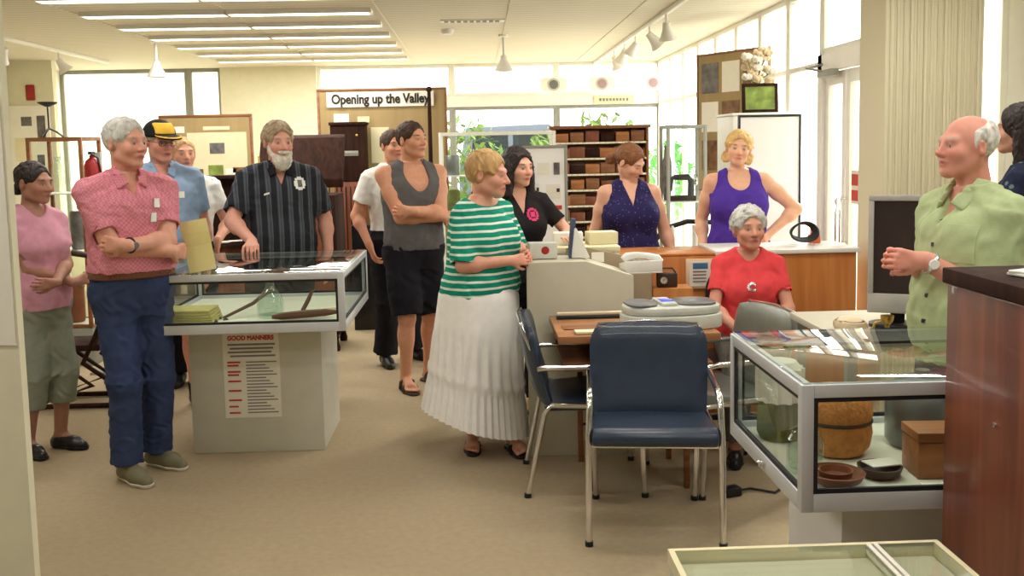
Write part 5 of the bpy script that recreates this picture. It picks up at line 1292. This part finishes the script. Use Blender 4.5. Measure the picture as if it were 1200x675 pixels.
# stickers and small signs on the end windows, signs on the door
for i, (x, l) in enumerate(((1.06, 'left'), (1.71, 'middle'), (2.40, 'right'))):
    t = thing('window_sticker', f'pale round window sticker on the end clerestory, {l} of three', 'sticker', (x, YB-.075, 2.455), 0, 'stickers on the end windows')
    MB().prism(sup(.18, .095, 5), -.003, 0, 'Y').build('backing', 'white_frame', t); MB().prism(sup(.085, .085, 2), -.006, -.0035, 'Y').build('disc', 'sticker_grey', t); MB().prism(sup(.06, .06, 2), -.009, -.0065, 'Y').build('centre', 'sticker_mauve' if i else 'pewter', t)
t = thing('beam_sign', 'small cream sign on the white beam of the end windows', 'sign', (1.87, YB-.075, 2.24)); MB().box(-.27, .27, -.006, 0, -.05, .05).build('panel', 'paper_cream', t)
b = MB()
for i in range(9): b.box(-.2+i*.045, -.17+i*.045, -.008, -.0065, -.018, .02)
b.build('print', 'grey_ink', t)
t = thing('door_sign', 'small red and white sign on the entrance door glass', 'sign', (XR-.012, 6.31, 1.33), math.radians(-90))
MB().box(-.12, .12, -.004, 0, -.11, .11).build('panel', 'paper', t); MB().box(-.11, .11, -.007, -.0045, .01, .085).build('upper_block', 'red_ink', t); MB().box(-.11, .11, -.007, -.0045, -.09, -.02).build('lower_block', 'red_ink', t)
# ------------------------------------------------------------------ seen through the end windows
rnd = random.Random(11)
def shrub(label, x, y, h, r, m='foliage', n=420):
    t = thing('shrub', label, 'shrub', (x, y, -.06), 0, 'shrubs beyond the end windows')
    MB().tube([(0, 0, 0), (.05, 0, h*.5), (0, .05, h*.8)], [.05, .04, .02], 8).build('trunk', 'brown_wood', t)
    bm = bmesh.new()
    for i in range(n):
        v = Vector((rnd.gauss(0, 1), rnd.gauss(0, 1), rnd.gauss(0, 1))).normalized()*rnd.uniform(.55, 1); c = Vector((v.x*r, v.y*r, h*.62+v.z*h*.42))
        a, b_ = Vector((rnd.gauss(0, 1), rnd.gauss(0, 1), rnd.gauss(0, 1))).normalized(), Vector((rnd.gauss(0, 1), rnd.gauss(0, 1), rnd.gauss(0, 1))).normalized(); s_ = rnd.uniform(.07, .13)
        bm.faces.new([bm.verts.new(c+q) for q in (a*s_, b_*s_*.45, -a*s_, -b_*s_*.45)])
    b = MB(); b.bm.free(); b.bm = bm; b.build('leaves', m, t, False)
shrub('broad green shrub seen through the middle end window', 2.3, 17.6, 2.3, .8); shrub('low yellowish shrub seen through the end window by the rack', 1.2, 16.0, 1.9, .5); shrub('small bright shrub seen through the right end window', 3.1, 15.9, 1.75, .45, 'bright_green'); shrub('pale shrub seen through the left end window', -.1, 17.2, 2.2, .6)
vh = thing('parked_van', 'dark parked van seen through the end windows', 'van', (.75, 20.5, -.06))
MB().prism([(-1.1, .3), (-1.1, 1.2), (-.95, 2.1), (.75, 2.15), (1.1, 1.35), (1.75, 1.15), (1.8, .3)], -.8, .8, 'Y', .05).build('body', 'vehicle_paint', vh)
MB().prism([(-.85, 1.3), (-.8, 1.95), (-.1, 1.97), (-.1, 1.3)], -.815, -.801, 'Y').build('side_window', 'vehicle_glass', vh); MB().prism([(.0, 1.3), (.0, 1.97), (.68, 1.98), (.98, 1.38)], -.815, -.801, 'Y').build('side_window', 'vehicle_glass', vh)
for x in (-.65, 1.15): MB().lathe([(0, -.1), (.3, -.1), (.34, 0), (.3, .1), (0, .1)], (x, -.78, .34), 20, M=Matrix.Rotation(PI/2, 3, 'X')).build('wheel', 'dark_rubber', vh)
# ------------------------------------------------------------------ cloth and hair materials
def cloth(name, col, rough=.85, **k): return mat(name, col, rough, var=k.pop('var', .07), scale=k.pop('scale', 25), bump=.15, bscale=300, spec=.15, **k)
def banded(name, a, b_, axis, freq, duty, soft=.05, third=None, wob=.012):
    m = cloth(name, a); N, L, b = nodes(m)
    tc = N.new('ShaderNodeTexCoord'); sp = N.new('ShaderNodeSeparateXYZ'); nz = N.new('ShaderNodeTexNoise'); nz.inputs['Scale'].default_value = 7
    L.new(tc.outputs['Object'], nz.inputs['Vector']); L.new(tc.outputs['Object'], sp.inputs[0])
    w = N.new('ShaderNodeMath'); w.operation = 'MULTIPLY_ADD'; w.inputs[1].default_value = wob; L.new(nz.outputs['Fac'], w.inputs[0]); L.new(sp.outputs['XYZ'.index(axis)], w.inputs[2])
    f = N.new('ShaderNodeMath'); f.operation = 'MULTIPLY'; f.inputs[1].default_value = freq; L.new(w.outputs[0], f.inputs[0])
    g = N.new('ShaderNodeMath'); g.operation = 'FRACT'; L.new(f.outputs[0], g.inputs[0])
    rp = N.new('ShaderNodeValToRGB'); e = rp.color_ramp.elements; e[0].position = duty; e[0].color = lin(a); e[1].position = duty+soft; e[1].color = lin(b_)
    if third: x = e.new(min(.98, duty+.3)); x.color = lin(third)
    x = e.new(.97); x.color = lin(b_); x = e.new(1.0); x.color = lin(a)
    L.new(g.outputs[0], rp.inputs[0]); L.new(rp.outputs[0], b.inputs['Base Color'])
def spotted(name, a, b_, scale, size):
    m = cloth(name, a); N, L, b = nodes(m); tc = N.new('ShaderNodeTexCoord'); v = N.new('ShaderNodeTexVoronoi'); v.inputs['Scale'].default_value = scale
    L.new(tc.outputs['Object'], v.inputs['Vector']); rp = N.new('ShaderNodeValToRGB'); e = rp.color_ramp.elements
    e[0].position = size; e[0].color = lin(b_); e[1].position = size+.05; e[1].color = lin(a); L.new(v.outputs['Distance'], rp.inputs[0]); L.new(rp.outputs[0], b.inputs['Base Color'])
def hairm(name, col):
    m = mat(name, col, .55, var=.25, scale=30, bump=.7, bscale=70, spec=.3, stretch=(1, 1, .25))
mat_pink = cloth('pink_check', (204, 112, 130))
N_, L_n, B_ = nodes(mat_pink); tc_ = N_.new('ShaderNodeTexCoord'); ck = N_.new('ShaderNodeTexChecker'); ck.inputs['Scale'].default_value = 90; ck.inputs[1].default_value = lin((222, 144, 158)); ck.inputs[2].default_value = lin((206, 124, 140))
L_n.new(tc_.outputs['Object'], ck.inputs[0]); L_n.new(ck.outputs[0], B_.inputs['Base Color'])
cloth('denim', (54, 66, 100), var=.16, scale=10); cloth('mauve', (206, 150, 168)); cloth('sage', (140, 146, 132)); cloth('blue_shirt', (140, 164, 194)); cloth('white_shirt', (232, 230, 224)); cloth('black_cloth', (30, 30, 36)); cloth('charcoal', (98, 96, 96))
cloth('charcoal_trim', (150, 146, 138)); cloth('black_tee', (38, 34, 36)); cloth('purple', (84, 56, 160)); cloth('red_tee', (230, 76, 80)); cloth('lime_shirt', (178, 192, 146)); cloth('grey_slacks', (104, 104, 96)); cloth('white_cotton', (246, 243, 240), var=.03)
cloth('khaki_shorts', (120, 110, 90)); cloth('navy_plain', (38, 42, 70)); cloth('cap_black', (34, 34, 34)); cloth('cap_yellow', (236, 190, 70))
banded('green_stripe', (22, 146, 120), (222, 234, 224), 'Z', 27, .64, .03); banded('dark_stripe', (40, 42, 48), (92, 96, 104), 'X', 15, .5, .12, (62, 66, 74), .01)
spotted('navy_dots', (44, 40, 84), (110, 96, 170), 48, .16); spotted('navy_floral', (38, 42, 66), (96, 120, 120), 22, .22)
hairm('hair_silver', (200, 198, 192)); hairm('hair_white', (226, 222, 214)); hairm('hair_dark', (44, 34, 32)); hairm('hair_brown', (70, 48, 36)); hairm('hair_auburn', (128, 84, 54)); hairm('hair_blonde', (222, 184, 120)); hairm('hair_sandy', (196, 156, 104)); hairm('hair_beard', (214, 206, 192)); hairm('hair_grizzled', (164, 144, 116))
mat('belt_leather', (112, 66, 44), .5); mat('khaki_shoe', (122, 116, 92), .8); mat('pale_sole', (226, 222, 210), .7); mat('black_leather', (34, 30, 30), .35, coat=.2); mat('brown_sandal', (74, 58, 46), .6); mat('dark_thong', (40, 28, 28), .6); mat('sock_black', (34, 34, 36), .9)
mat('badge_white', (235, 235, 230), .4); mat('pink_emblem', (214, 50, 110), .6); mat('silver', (205, 205, 205), .25, .8)
def wl(loc, rz, p):      # a place in the room as seen from a person standing at loc and turned by rz
    d = Vector(p)-Vector((loc[0], loc[1], 0)); return tuple(Matrix.Rotation(-rz, 3, 'Z') @ d)
def dr(rz, v): return tuple(Matrix.Rotation(-rz, 3, 'Z') @ Vector(v))
def cross(z=1.2, K=1.0, y=-.24, curl=.5):
    return {1: dict(wrist=(-.11*K, y, z), pole=(1, .1, -.8), hand=((-.8, .75, .1), (.75, .8, 0)), curl=curl), -1: dict(wrist=(.12*K, y+.045, z-.05), pole=(-1, .1, -.8), hand=((1, .45, -.1), (-.5, 1, .1)), curl=curl+.3)}
PE = 'people listening'
# 1 woman in mauve
L = (-2.43, 5.42, 0); A = math.radians(62)
p = Human('person', 'older person with dark bun in mauve tee and sage cropped trousers', L, A, H=1.60, fem=True, w=1.02, wd=1.02, belly=.5, bust=.9, head=(10, 6, 0), skin=(168, 122, 100), lip=(130, 72, 66), brow=(40, 30, 28), h=.0055, feet='bare0', lean=.03,
    arms={1: dict(wrist=(-.07, -.25, .97), pole=(1, .4, -.6), hand=((-1, .0, .05), (.1, 1, 0)), curl=.6), -1: dict(wrist=(.09, -.20, .95), pole=(-1, .4, -.6), hand=((1, -.05, .15), (-.1, 1, 0)), curl=.6)}, legs={1: dict(foot=(.085, -.02)), -1: dict(foot=(-.085, .03))})
p.top('tee_shirt', 'mauve', hem=.10, sleeve=.62, neck='crew', loose=.01, d=.018)
p.trousers('cropped_trousers', 'sage', waist=.34, hem=1.45, d=.012, cuff=.018, thigh=.004, knee=.008)
p.shoes('black_leather', 'dark_rubber', ankle=.052, long=.97)
p.hair('hair_dark', extra=[('u', el((0, .105, -.045), .036), .015)], t=.002)
# 2 man in pink check shirt
L = (-1.765, 5.02, 0); A = math.radians(38)
p = Human('person', 'silver haired person in pink checked shirt and jeans, arms folded', L, A, H=1.81, w=1.06, wd=1.05, belly=.55, head=(24, 2, 0), hs=1.04, skin=(220, 162, 140), brow=(150, 140, 130), h=.0046, arms=cross(1.205, 1.0, -.275, .6), shw=1.04, armw=1.08,
    legs={1: dict(foot=(.095, .05), yaw=22), -1: dict(foot=(-.10, -.08), yaw=8)}, legw=.95)
p.top('shirt', 'pink_check', hem=.30, sleeve=.72, neck='collar', d=.017, loose=.012, noise=(.0030, .12)); p.collar('pink_check')
p.trousers('jeans', 'denim', waist=.28, hem=1.985, d=.013, thigh=.0, knee=.006, cuff=.02, noise=(.003, .11)); p.belt('belt_leather', .278, .024, .036)
p.shoes('khaki_shoe', 'pale_sole', long=1.05, wide=1.04); p.hair('hair_silver', t=.004); p.watch(1, face='device_grey')
for k, (x, z) in enumerate(((.098, 1.395), (.072, 1.325))): patch(p.TF, 'name_badge', 'badge_white', p.root, (x, -.15, z), (1, 0, 0), (.2, 0, 1), (.03, .045), (0, 1, 0), .011, 4, 4)
patch(p.TF, 'pocket', 'pink_check', p.root, (.085, -.15, 1.345), (1, 0, 0), (0, 0, 1), (.11, .12), (0, 1, 0), .0035)
# 3 man with cap
L = (-2.01, 6.36, 0); A = math.radians(22)
p = Human('person', 'person in black and yellow cap and pale blue shirt behind the pink shirt', L, A, H=1.83, w=1.12, wd=1.1, belly=.7, head=(20, 6, 0), hs=1.05, skin=(218, 154, 134), brow=(120, 100, 84), armw=1.1, legs={1: dict(foot=(.14, -.06), yaw=8)})
p.top('shirt', 'blue_shirt', hem=.12, sleeve=.72, neck='collar', d=.02); p.collar('blue_shirt'); p.trousers('shorts', 'khaki_shorts', waist=.3, hem=.93, d=.02, thigh=.015); p.shoes('black_leather', 'dark_rubber'); p.socks('sock_black', .22); p.hair('hair_grizzled')
p.glasses(); patch(p.TF, 'name_badge', 'badge_white', p.root, (.085, -.15, 1.38), (1, 0, 0), (0, 0, 1), (.07, .04), (0, 1, 0), .005, 5, 4)
F = Field(p.HL([('u', el((0, .012, .045), (.092, .108, .09)), 0)]), .005)
for o, q, k in p.HL([('s', bx((0, 0, -.07), (.2, .2, .1), rot3(-.06, 0, 0)), .01)]): F.apply(o, q, k)
cp = sdf_object('cap', F, 'cap_black', p.root)
F = Field(p.HL([('u', el((0, -.115, .040), (.075, .075, .012), rot3(.14, 0, 0)), 0)]), .004); sdf_object('brim', F, 'cap_black', cp)
F = Field(p.HL([('u', el((0, .010, .047), (.0945, .1105, .0925)), 0)]), .005)
for o, q, k in p.HL([('i', bx((0, -.1, .085), (.06, .08, .032)), .006)]): F.apply(o, q, k)
sdf_object('front_panel', F, 'cap_yellow', cp)
F = Field(p.HL([('u', el((0, -.108, .0465), (.078, .078, .010), rot3(.14, 0, 0)), 0)]), .004)
for o, q, k in p.HL([('s', el((0, -.095, .03), (.075, .075, .08)), .002)]): F.apply(o, q, k)
sdf_object('brim_edge', F, 'cap_yellow', cp)
# 4 person mostly hidden
L = (-2.06, 7.02, 0); A = math.radians(15)
p = Human('person', 'mostly hidden person in white polo shirt behind the capped man', L, A, H=1.74, w=1.05, head=(15, 0, 0), skin=(220, 160, 132), h=.0065, arms={1: dict(wrist=(.20, -.18, 1.02), pole=(.5, .8, -.3))})
p.top('polo_shirt', 'white_shirt', hem=.1, sleeve=.6, neck='collar', d=.018); p.collar('black_cloth'); p.trousers('trousers', 'black_cloth', hem=1.96, d=.02, cuff=.02); p.shoes('black_leather', 'dark_rubber'); p.hair('hair_sandy')
# 5 bearded man
L = (-1.30, 6.52, 0); A = math.radians(18)
p = Human('person', 'white bearded person in dark striped shirt with a hand on the case', L, A, H=1.82, w=1.08, wd=1.1, belly=.75, head=(12, 4, 0), hs=1.08, skin=(220, 162, 142), brow=(150, 130, 110), armw=1.12, shw=1.06, lean=.05,
    arms={-1: dict(wrist=wl(L, A, (-1.40, 6.12, 1.085)), pole=(-.8, .8, -.2), hand=(dr(A, (.25, -1, -.25)), (0, 0, -1)), curl=.95), 1: dict(wrist=(.30, -.06, .92), pole=(.6, .9, 0))})
p.top('shirt', 'dark_stripe', hem=.02, sleeve=.82, neck='collar', d=.024, loose=.012, sl_d=.024, noise=(.0035, .13)); p.collar('black_cloth'); p.trousers('trousers', 'black_cloth', hem=1.96, d=.02, cuff=.02); p.shoes('black_leather', 'dark_rubber'); p.hair('hair_grizzled', t=.008, noise=(.005, .035))
F = Field(p.HL([('u', el((0, -.070, -.108), (.050, .042, .055)), 0), ('u', rc((-.062, -.02, -.028), (-.03, -.066, -.098), .014, .026), .02), ('u', rc((.062, -.02, -.028), (.03, -.066, -.098), .014, .026), .02), ('u', rc((-.026, -.1, -.054), (.026, -.1, -.054), .011, .011), .01), ('s', el((0, -.115, -.068), (.018, .02, .005)), .003)]), .005, noise=(.003, .03, 4))
sdf_object('beard', F, 'hair_beard', p.root, keep='largest')
o = patch(p.TF, 'name_badge', 'badge_white', p.root, (.115, -.15, 1.43), (1, 0, 0), (0, 0, 1), (.075, .085), (0, 1, 0), .005, 10, 10, shape=lambda u, v: (u-.5)**2+(v-.5)**2 < .25)
patch(p.TF, 'badge_picture', 'photo_print', o, (.115, -.15, 1.43), (1, 0, 0), (0, 0, 1), (.03, .045), (0, 1, 0), .008, 4, 4); patch(p.TF, 'pocket_tag', 'badge_white', p.root, (-.10, -.15, 1.37), (1, 0, .3), (0, 0, 1), (.035, .012), (0, 1, 0), .006, 4, 2)
# 6 man in white shirt
L = (-.635, 7.45, 0); A = math.radians(28)
p = Human('person', 'dark haired person in white short-sleeved shirt behind the grey singlet', L, A, H=1.77, w=1.0, head=(4, 0, 0), skin=(216, 154, 124), brow=(50, 38, 32), h=.0065, arms={-1: dict(wrist=(-.24, -.10, .93), pole=(-.6, .9, 0), hand=((.25, -.3, -1), (1, 0, .2)), curl=.5)}, legs={1: dict(foot=(.17, .1), yaw=20)})
p.top('shirt', 'white_shirt', hem=.27, sleeve=.66, neck='collar', d=.02, sl_d=.022); p.collar('white_shirt'); p.trousers('trousers', 'black_cloth', waist=.3, hem=1.97, d=.026, cuff=.02); p.shoes('black_leather', 'dark_rubber'); p.hair('hair_brown', t=.003)
# 7 man in singlet
L = (-.44, 6.68, 0); A = math.radians(26)
p = Human('person', 'dark haired person in grey singlet and black shorts, arms folded', L, A, H=1.81, w=1.06, wd=1.08, belly=.55, head=(22, -2, 0), hs=1.03, skin=(216, 156, 124), brow=(48, 36, 32), feet='bare', armw=1.14, shw=1.06, arms=cross(1.235, 1.02, -.27), h=.0055, legs={1: dict(foot=(.13, .1), yaw=18), -1: dict(foot=(-.10, -.04), yaw=-6)})
p.top('singlet', 'charcoal', hem=.16, sleeve=0, neck='scoop', d=.021, low=.03); p.trousers('shorts', 'black_cloth', waist=.2, hem=.96, d=.014, thigh=.018, knee=.006); p.sandals('brown_sandal', thong=False); p.hair('hair_brown', t=.003)
F0 = p.TF
# 8 woman in striped top and white skirt
L = (-.01, 5.22, 0); A = math.radians(50)
p = Human('person', 'person in green striped top and long white skirt leaning on the counter', L, A, H=1.615, fem=True, w=1.22, wd=1.2, belly=.9, bust=1.15, lean=.10, head=(20, 6, 0), hs=1.08, skin=(224, 164, 140), lip=(190, 90, 90), brow=(150, 110, 80), feet='bare', h=.0046, armw=1.15, legw=1.1,
    arms={-1: dict(wrist=wl(L, A, (.16, 5.03, 1.055)), pole=(-.8, .3, -1), hand=(dr(A, (1, .25, .05)), dr(A, (0, 1, -.3))), curl=.75), 1: dict(wrist=wl(L, A, (.245, 5.20, 1.075)), pole=(.9, .3, -1), hand=(dr(A, (.35, -1, -.05)), dr(A, (-1, -.3, -.4))), curl=.75)},
    legs={-1: dict(foot=wl(L, A, (-.05, 5.27, 0))[:2], yaw=-54), 1: dict(foot=wl(L, A, (.165, 5.20, 0))[:2], yaw=-32)})
p.top('striped_top', 'green_stripe', hem=.13, sleeve=.97, neck='boat', d=.02, loose=.012, sl_d=.022, noise=(.0028, .13))
p.hair('hair_sandy', t=.008, noise=(.0035, .05), cut=-.085, line=-.004)
p.sandals('dark_thong')
def skirt(p, name, m, z0, z1, tab, tiers, pleat=44, cx=0, cy=0):
    bm = bmesh.new(); NT, NZ = 176, 46; R_ = []
    for sh in (0, .006):
        rows = []
        for j in range(NZ+1):
            v = j/NZ; row = []
            for i in range(NT):
                th = 2*PI*i/NT; rx = np.interp(v, [r[0] for r in tab], [r[1] for r in tab])-sh; ry = np.interp(v, [r[0] for r in tab], [r[2] for r in tab])-sh
                g = 0
                if v > tiers[1]: g = .0085*min(1, (v-tiers[1])*9)*math.sin(pleat*th+.6*math.sin(3*th))
                elif v > tiers[0]: g = .008*math.sin(26*th+1.3*math.sin(2*th))*min(1, (v-tiers[0])*8)
                g += .007*math.sin(5*th+1)*v
                for t_ in tiers:
                    for o_ in (-.022, 0, .022): g += .0075*math.exp(-((v-t_-o_)/.007)**2)
                z = z0+(z1-z0)*v+.095*v*math.cos(th-2.27)
                row.append(bm.verts.new((cx-.025*v+(rx+g)*math.cos(th), cy+.03*v+(ry+g)*math.sin(th), z)))
            rows.append(row)
        R_.append(rows)
    for k, rows in enumerate(R_):
        for j in range(NZ):
            for i in range(NT):
                q = (rows[j][i], rows[j][(i+1) % NT], rows[j+1][(i+1) % NT], rows[j+1][i]); bm.faces.new(q if k == 0 else q[::-1])
    for i in range(NT): bm.faces.new((R_[0][NZ][i], R_[0][NZ][(i+1) % NT], R_[1][NZ][(i+1) % NT], R_[1][NZ][i]))
    b = MB(); b.bm.free(); b.bm = bm; return b.build(name, m, p.root)
skirt(p, 'skirt', 'white_cotton', .98, .175, [(0, .20, .155), (.15, .235, .20), (.5, .255, .225), (.8, .275, .245), (1, .30, .27)], (.36, .70), cy=-.02)
bb = MB(); bb.tube([tuple(p.nb+p.Fd*(.05+.085*math.cos(a)*.9-.0)+p.X*.085*math.sin(a)-p.T*(.10+.16*math.cos(a))) for a in np.linspace(-PI*.75, PI*.75, 22)], .0022, 6)
bb.build('necklace', 'leather_dark', p.root)
# 9 dark haired woman
L = (.235, 5.86, 0); A = math.radians(22)
p = Human('person', 'long dark haired person in black tee behind the striped top', L, A, H=1.62, fem=True, w=1.05, bust=1.0, head=(16, 4, 0), skin=(230, 174, 148), lip=(190, 90, 86), brow=(40, 30, 28), feet='bare', arms={1: dict(wrist=wl(L, A, (.47, 5.66, 1.115)), pole=(1, .5, -.5), hand=(dr(A, (.5, -1, 0)), (0, 0, -1)), curl=.3)}, legs={-1: dict(foot=wl(L, A, (-.08, 5.84, 0))[:2], yaw=0)})
p.top('tee_shirt', 'black_tee', hem=.12, sleeve=.62, neck='v', d=.016); p.trousers('trousers', 'black_cloth', waist=.32, hem=1.9, d=.012); p.sandals('dark_thong')
p.hair('hair_dark', 'long', t=.010, extra=[('u', rc((-.078, -.01, .0), (-.09, -.02, -.15), .036, .032), .03), ('u', rc((.078, -.01, .0), (.09, -.02, -.15), .036, .032), .03), ('u', rc((0, .07, 0), (0, .075, -.15), .07, .05), .03)])
patch(p.TF, 'emblem', 'pink_emblem', p.root, (.05, -.15, 1.24), (1, 0, 0), (0, 0, 1), (.075, .075), (0, 1, 0), .004, 10, 10, shape=lambda u, v: (u-.5)**2+(v-.5)**2 < .25 and not (.05 < (u-.5)**2+(v-.5)**2 < .10))
# 10 woman with ponytail
L = (1.01, 6.48, 0); A = math.radians(4)
p = Human('person', 'person with brown ponytail in sleeveless navy top looking down', L, A, H=1.63, fem=True, w=1.16, wd=1.1, belly=.5, bust=1.25, head=(50, 30, -8), skin=(230, 178, 150), lip=(196, 100, 92), brow=(90, 62, 46), armw=1.18, shw=1.02, arms={1: dict(wrist=(.30, -.06, .84), pole=(.2, 1, 0)), -1: dict(wrist=(-.25, -.04, .83), pole=(-.2, 1, 0))})
p.top('sleeveless_top', 'navy_dots', hem=.05, sleeve=0, neck='v', d=.018, low=.0); p.trousers('trousers', 'black_cloth', waist=.32, hem=1.9, d=.012); p.shoes('black_leather', 'dark_rubber')
p.hair('hair_auburn', t=.004, extra=[('u', rc((0, .10, -.005), (-.01, .135, -.05), .028, .036), .015), ('u', rc((-.01, .135, -.05), (-.01, .12, -.15), .036, .014), .015)])
# 11 woman in purple
L = (1.76, 6.56, 0); A = math.radians(-6)
p = Human('person', 'smiling blonde person in purple sleeveless top with hand on hip', L, A, H=1.70, fem=True, w=1.16, wd=1.08, belly=.4, bust=1.2, head=(-6, 0, 8), skin=(238, 186, 154), lip=(210, 110, 96), brow=(150, 112, 72), armw=1.15, shw=1.08, arms={1: dict(wrist=(.20, -.06, 1.03), pole=(1, .25, 0), hand=((-.5, -.6, -.5), (-.6, .3, -.1)), curl=.5), -1: dict(wrist=(-.235, -.06, .90), pole=(-.2, 1, 0))})
p.top('sleeveless_top', 'purple', hem=.06, sleeve=0, neck='scoop', d=.018); p.trousers('trousers', 'navy_plain', waist=.32, hem=1.9, d=.012); p.shoes('black_leather', 'dark_rubber')
p.hair('hair_blonde', t=.010, noise=(.005, .05), cut=-.10, extra=[('u', el((-.075, .02, -.055), (.03, .045, .05)), .02), ('u', el((.075, .02, -.055), (.03, .045, .05)), .02)])
# 12 seated woman in red
oc = thing('swivel_chair', 'black swivel office chair under the seated person in red', 'chair', (1.47, 5.36, 0), math.radians(-14))
MB().prism(sup(.23, .22, 3), .40, .455, 'Z', .02).build('seat', 'black_plastic', oc)
MB().prism(sup(.215, .20, 3), -.025, .025, 'Y', .015, M=Matrix.Translation((0, .25, .72)) @ Matrix.Rotation(-.1, 4, 'X')).build('backrest', 'black_plastic', oc)
MB().tube([(0, .15, .41), (0, .285, .44), (0, .295, .66)], .018, 8).build('back_post', 'dark_metal', oc); MB().tube([(0, 0, .08), (0, 0, .39)], .025, 12).build('column', 'dark_metal', oc)
for k in range(5):
    a = k*2*PI/5+.3; l_ = MB().tube([(0.03*math.cos(a), .03*math.sin(a), .1), (.25*math.cos(a), .25*math.sin(a), .06)], [.022, .015], 8).build('leg', 'dark_metal', oc); MB().ball((.25*math.cos(a), .25*math.sin(a), .027), (.027, .027, .027), 10).build('castor', 'dark_rubber', l_)
L = (1.48, 5.30, 0); A = math.radians(-10)
p = Human('person', 'seated grey haired person in bright red tee with hands in lap', L, A, H=1.56, fem=True, w=.97, shw=.95, belly=.5, bust=.95, sit=.535, head=(12, -3, 0), hs=1.06, skin=(214, 152, 128), lip=(180, 90, 84), brow=(120, 108, 98), h=.0052, arms={1: dict(wrist=(.06, -.28, .66), pole=(1, .5, -.4), hand=((-.9, -.5, -.1), (0, .2, -1)), curl=.7), -1: dict(wrist=(-.07, -.30, .65), pole=(-1, .5, -.4), hand=((.8, -.6, .0), (0, .2, -1)), curl=.7)},
    legs={1: dict(foot=(.10, -.44), yaw=8), -1: dict(foot=(-.10, -.42), yaw=-8)})
p.top('tee_shirt', 'red_tee', hem=.14, sleeve=.66, neck='crew', d=.018, loose=.01); p.trousers('trousers', 'grey_slacks', waist=.3, hem=1.93, d=.016, cuff=.015); p.shoes('black_leather', 'dark_rubber', ankle=.055); p.hair('hair_silver', t=.012, noise=(.006, .035), cut=-.05)
patch(p.TF, 'pendant', 'silver', p.root, (.01, -.2, .865), (1, 0, 0), (0, 0, 1), (.055, .05), (0, 1, 0), .007, 10, 10, shape=lambda u, v: .08 < (u-.5)**2+(v-.5)**2 < .25 and u < .8)
# 13 man in green
L = (1.745, 3.40, 0); A = math.radians(-78)
p = Human('person', 'balding white haired person in lime green shirt with clasped hands', L, A, H=1.71, w=1.06, wd=1.06, belly=.6, head=(-4, -2, 0), hs=.95, skin=(222, 154, 134), lip=(180, 96, 90), brow=(190, 180, 170), h=.0046, armw=1.12, shw=1.04,
    arms={1: dict(wrist=wl(L, A, (1.525, 3.28, 1.225)), pole=(.5, 1, -.6), hand=(dr(A, (-1, .22, .05)), dr(A, (.1, 1, 0))), curl=1.25), -1: dict(wrist=wl(L, A, (1.53, 3.42, 1.215)), pole=(-.5, 1, -.6), hand=(dr(A, (-1, -.2, .1)), dr(A, (.1, -1, 0))), curl=1.1)})
p.top('shirt', 'lime_shirt', hem=.06, sleeve=.86, neck='collar', d=.022, loose=.012, sl_d=.026, noise=(.0035, .14)); p.collar('lime_shirt', r=.068, hgt=.045)
p.trousers('jeans', 'denim', waist=.3, hem=1.97, d=.016, cuff=.02); p.shoes('black_leather', 'dark_rubber'); p.hair('hair_white', 'bald', t=.003, cut=-.06); p.watch(1, 'silver', 'white_plastic', .035)
patch(p.TF, 'pocket', 'lime_shirt', p.root, (.10, -.25, 1.28), (1, 0, 0), (0, 0, 1), (.12, .13), (0, 1, 0), .004)
for k in range(5): patch(p.TF, 'button', 'dark_metal', p.root, (0, -.3, 1.36-k*.09), (1, 0, 0), (0, 0, 1), (.014, .014), (0, 1, 0), .005, 3, 3)
# 14 person at the right edge
L = (2.62, 4.60, 0); A = math.radians(-128)
p = Human('person', 'partly visible person in navy patterned shirt at the right edge', L, A, H=1.78, fem=True, w=1.1, bust=.8, head=(-5, 0, 0), skin=(208, 154, 128), h=.0065, arms={1: dict(wrist=(.16, -.22, 1.05), pole=(1, .5, -.4), hand=((-.6, -.8, 0), (0, 0, -1)))})
p.top('blouse', 'navy_floral', hem=.05, sleeve=.8, neck='crew', d=.022, loose=.01); p.trousers('trousers', 'black_cloth', hem=1.95, d=.014); p.shoes('black_leather', 'dark_rubber')
p.hair('hair_dark', 'long', t=.010, extra=[('u', rc((-.075, .02, -.02), (-.08, .02, -.15), .032, .03), .03), ('u', rc((.075, .02, -.02), (.08, .02, -.15), .032, .03), .03), ('u', rc((0, .07, 0), (0, .085, -.17), .07, .06), .03)])
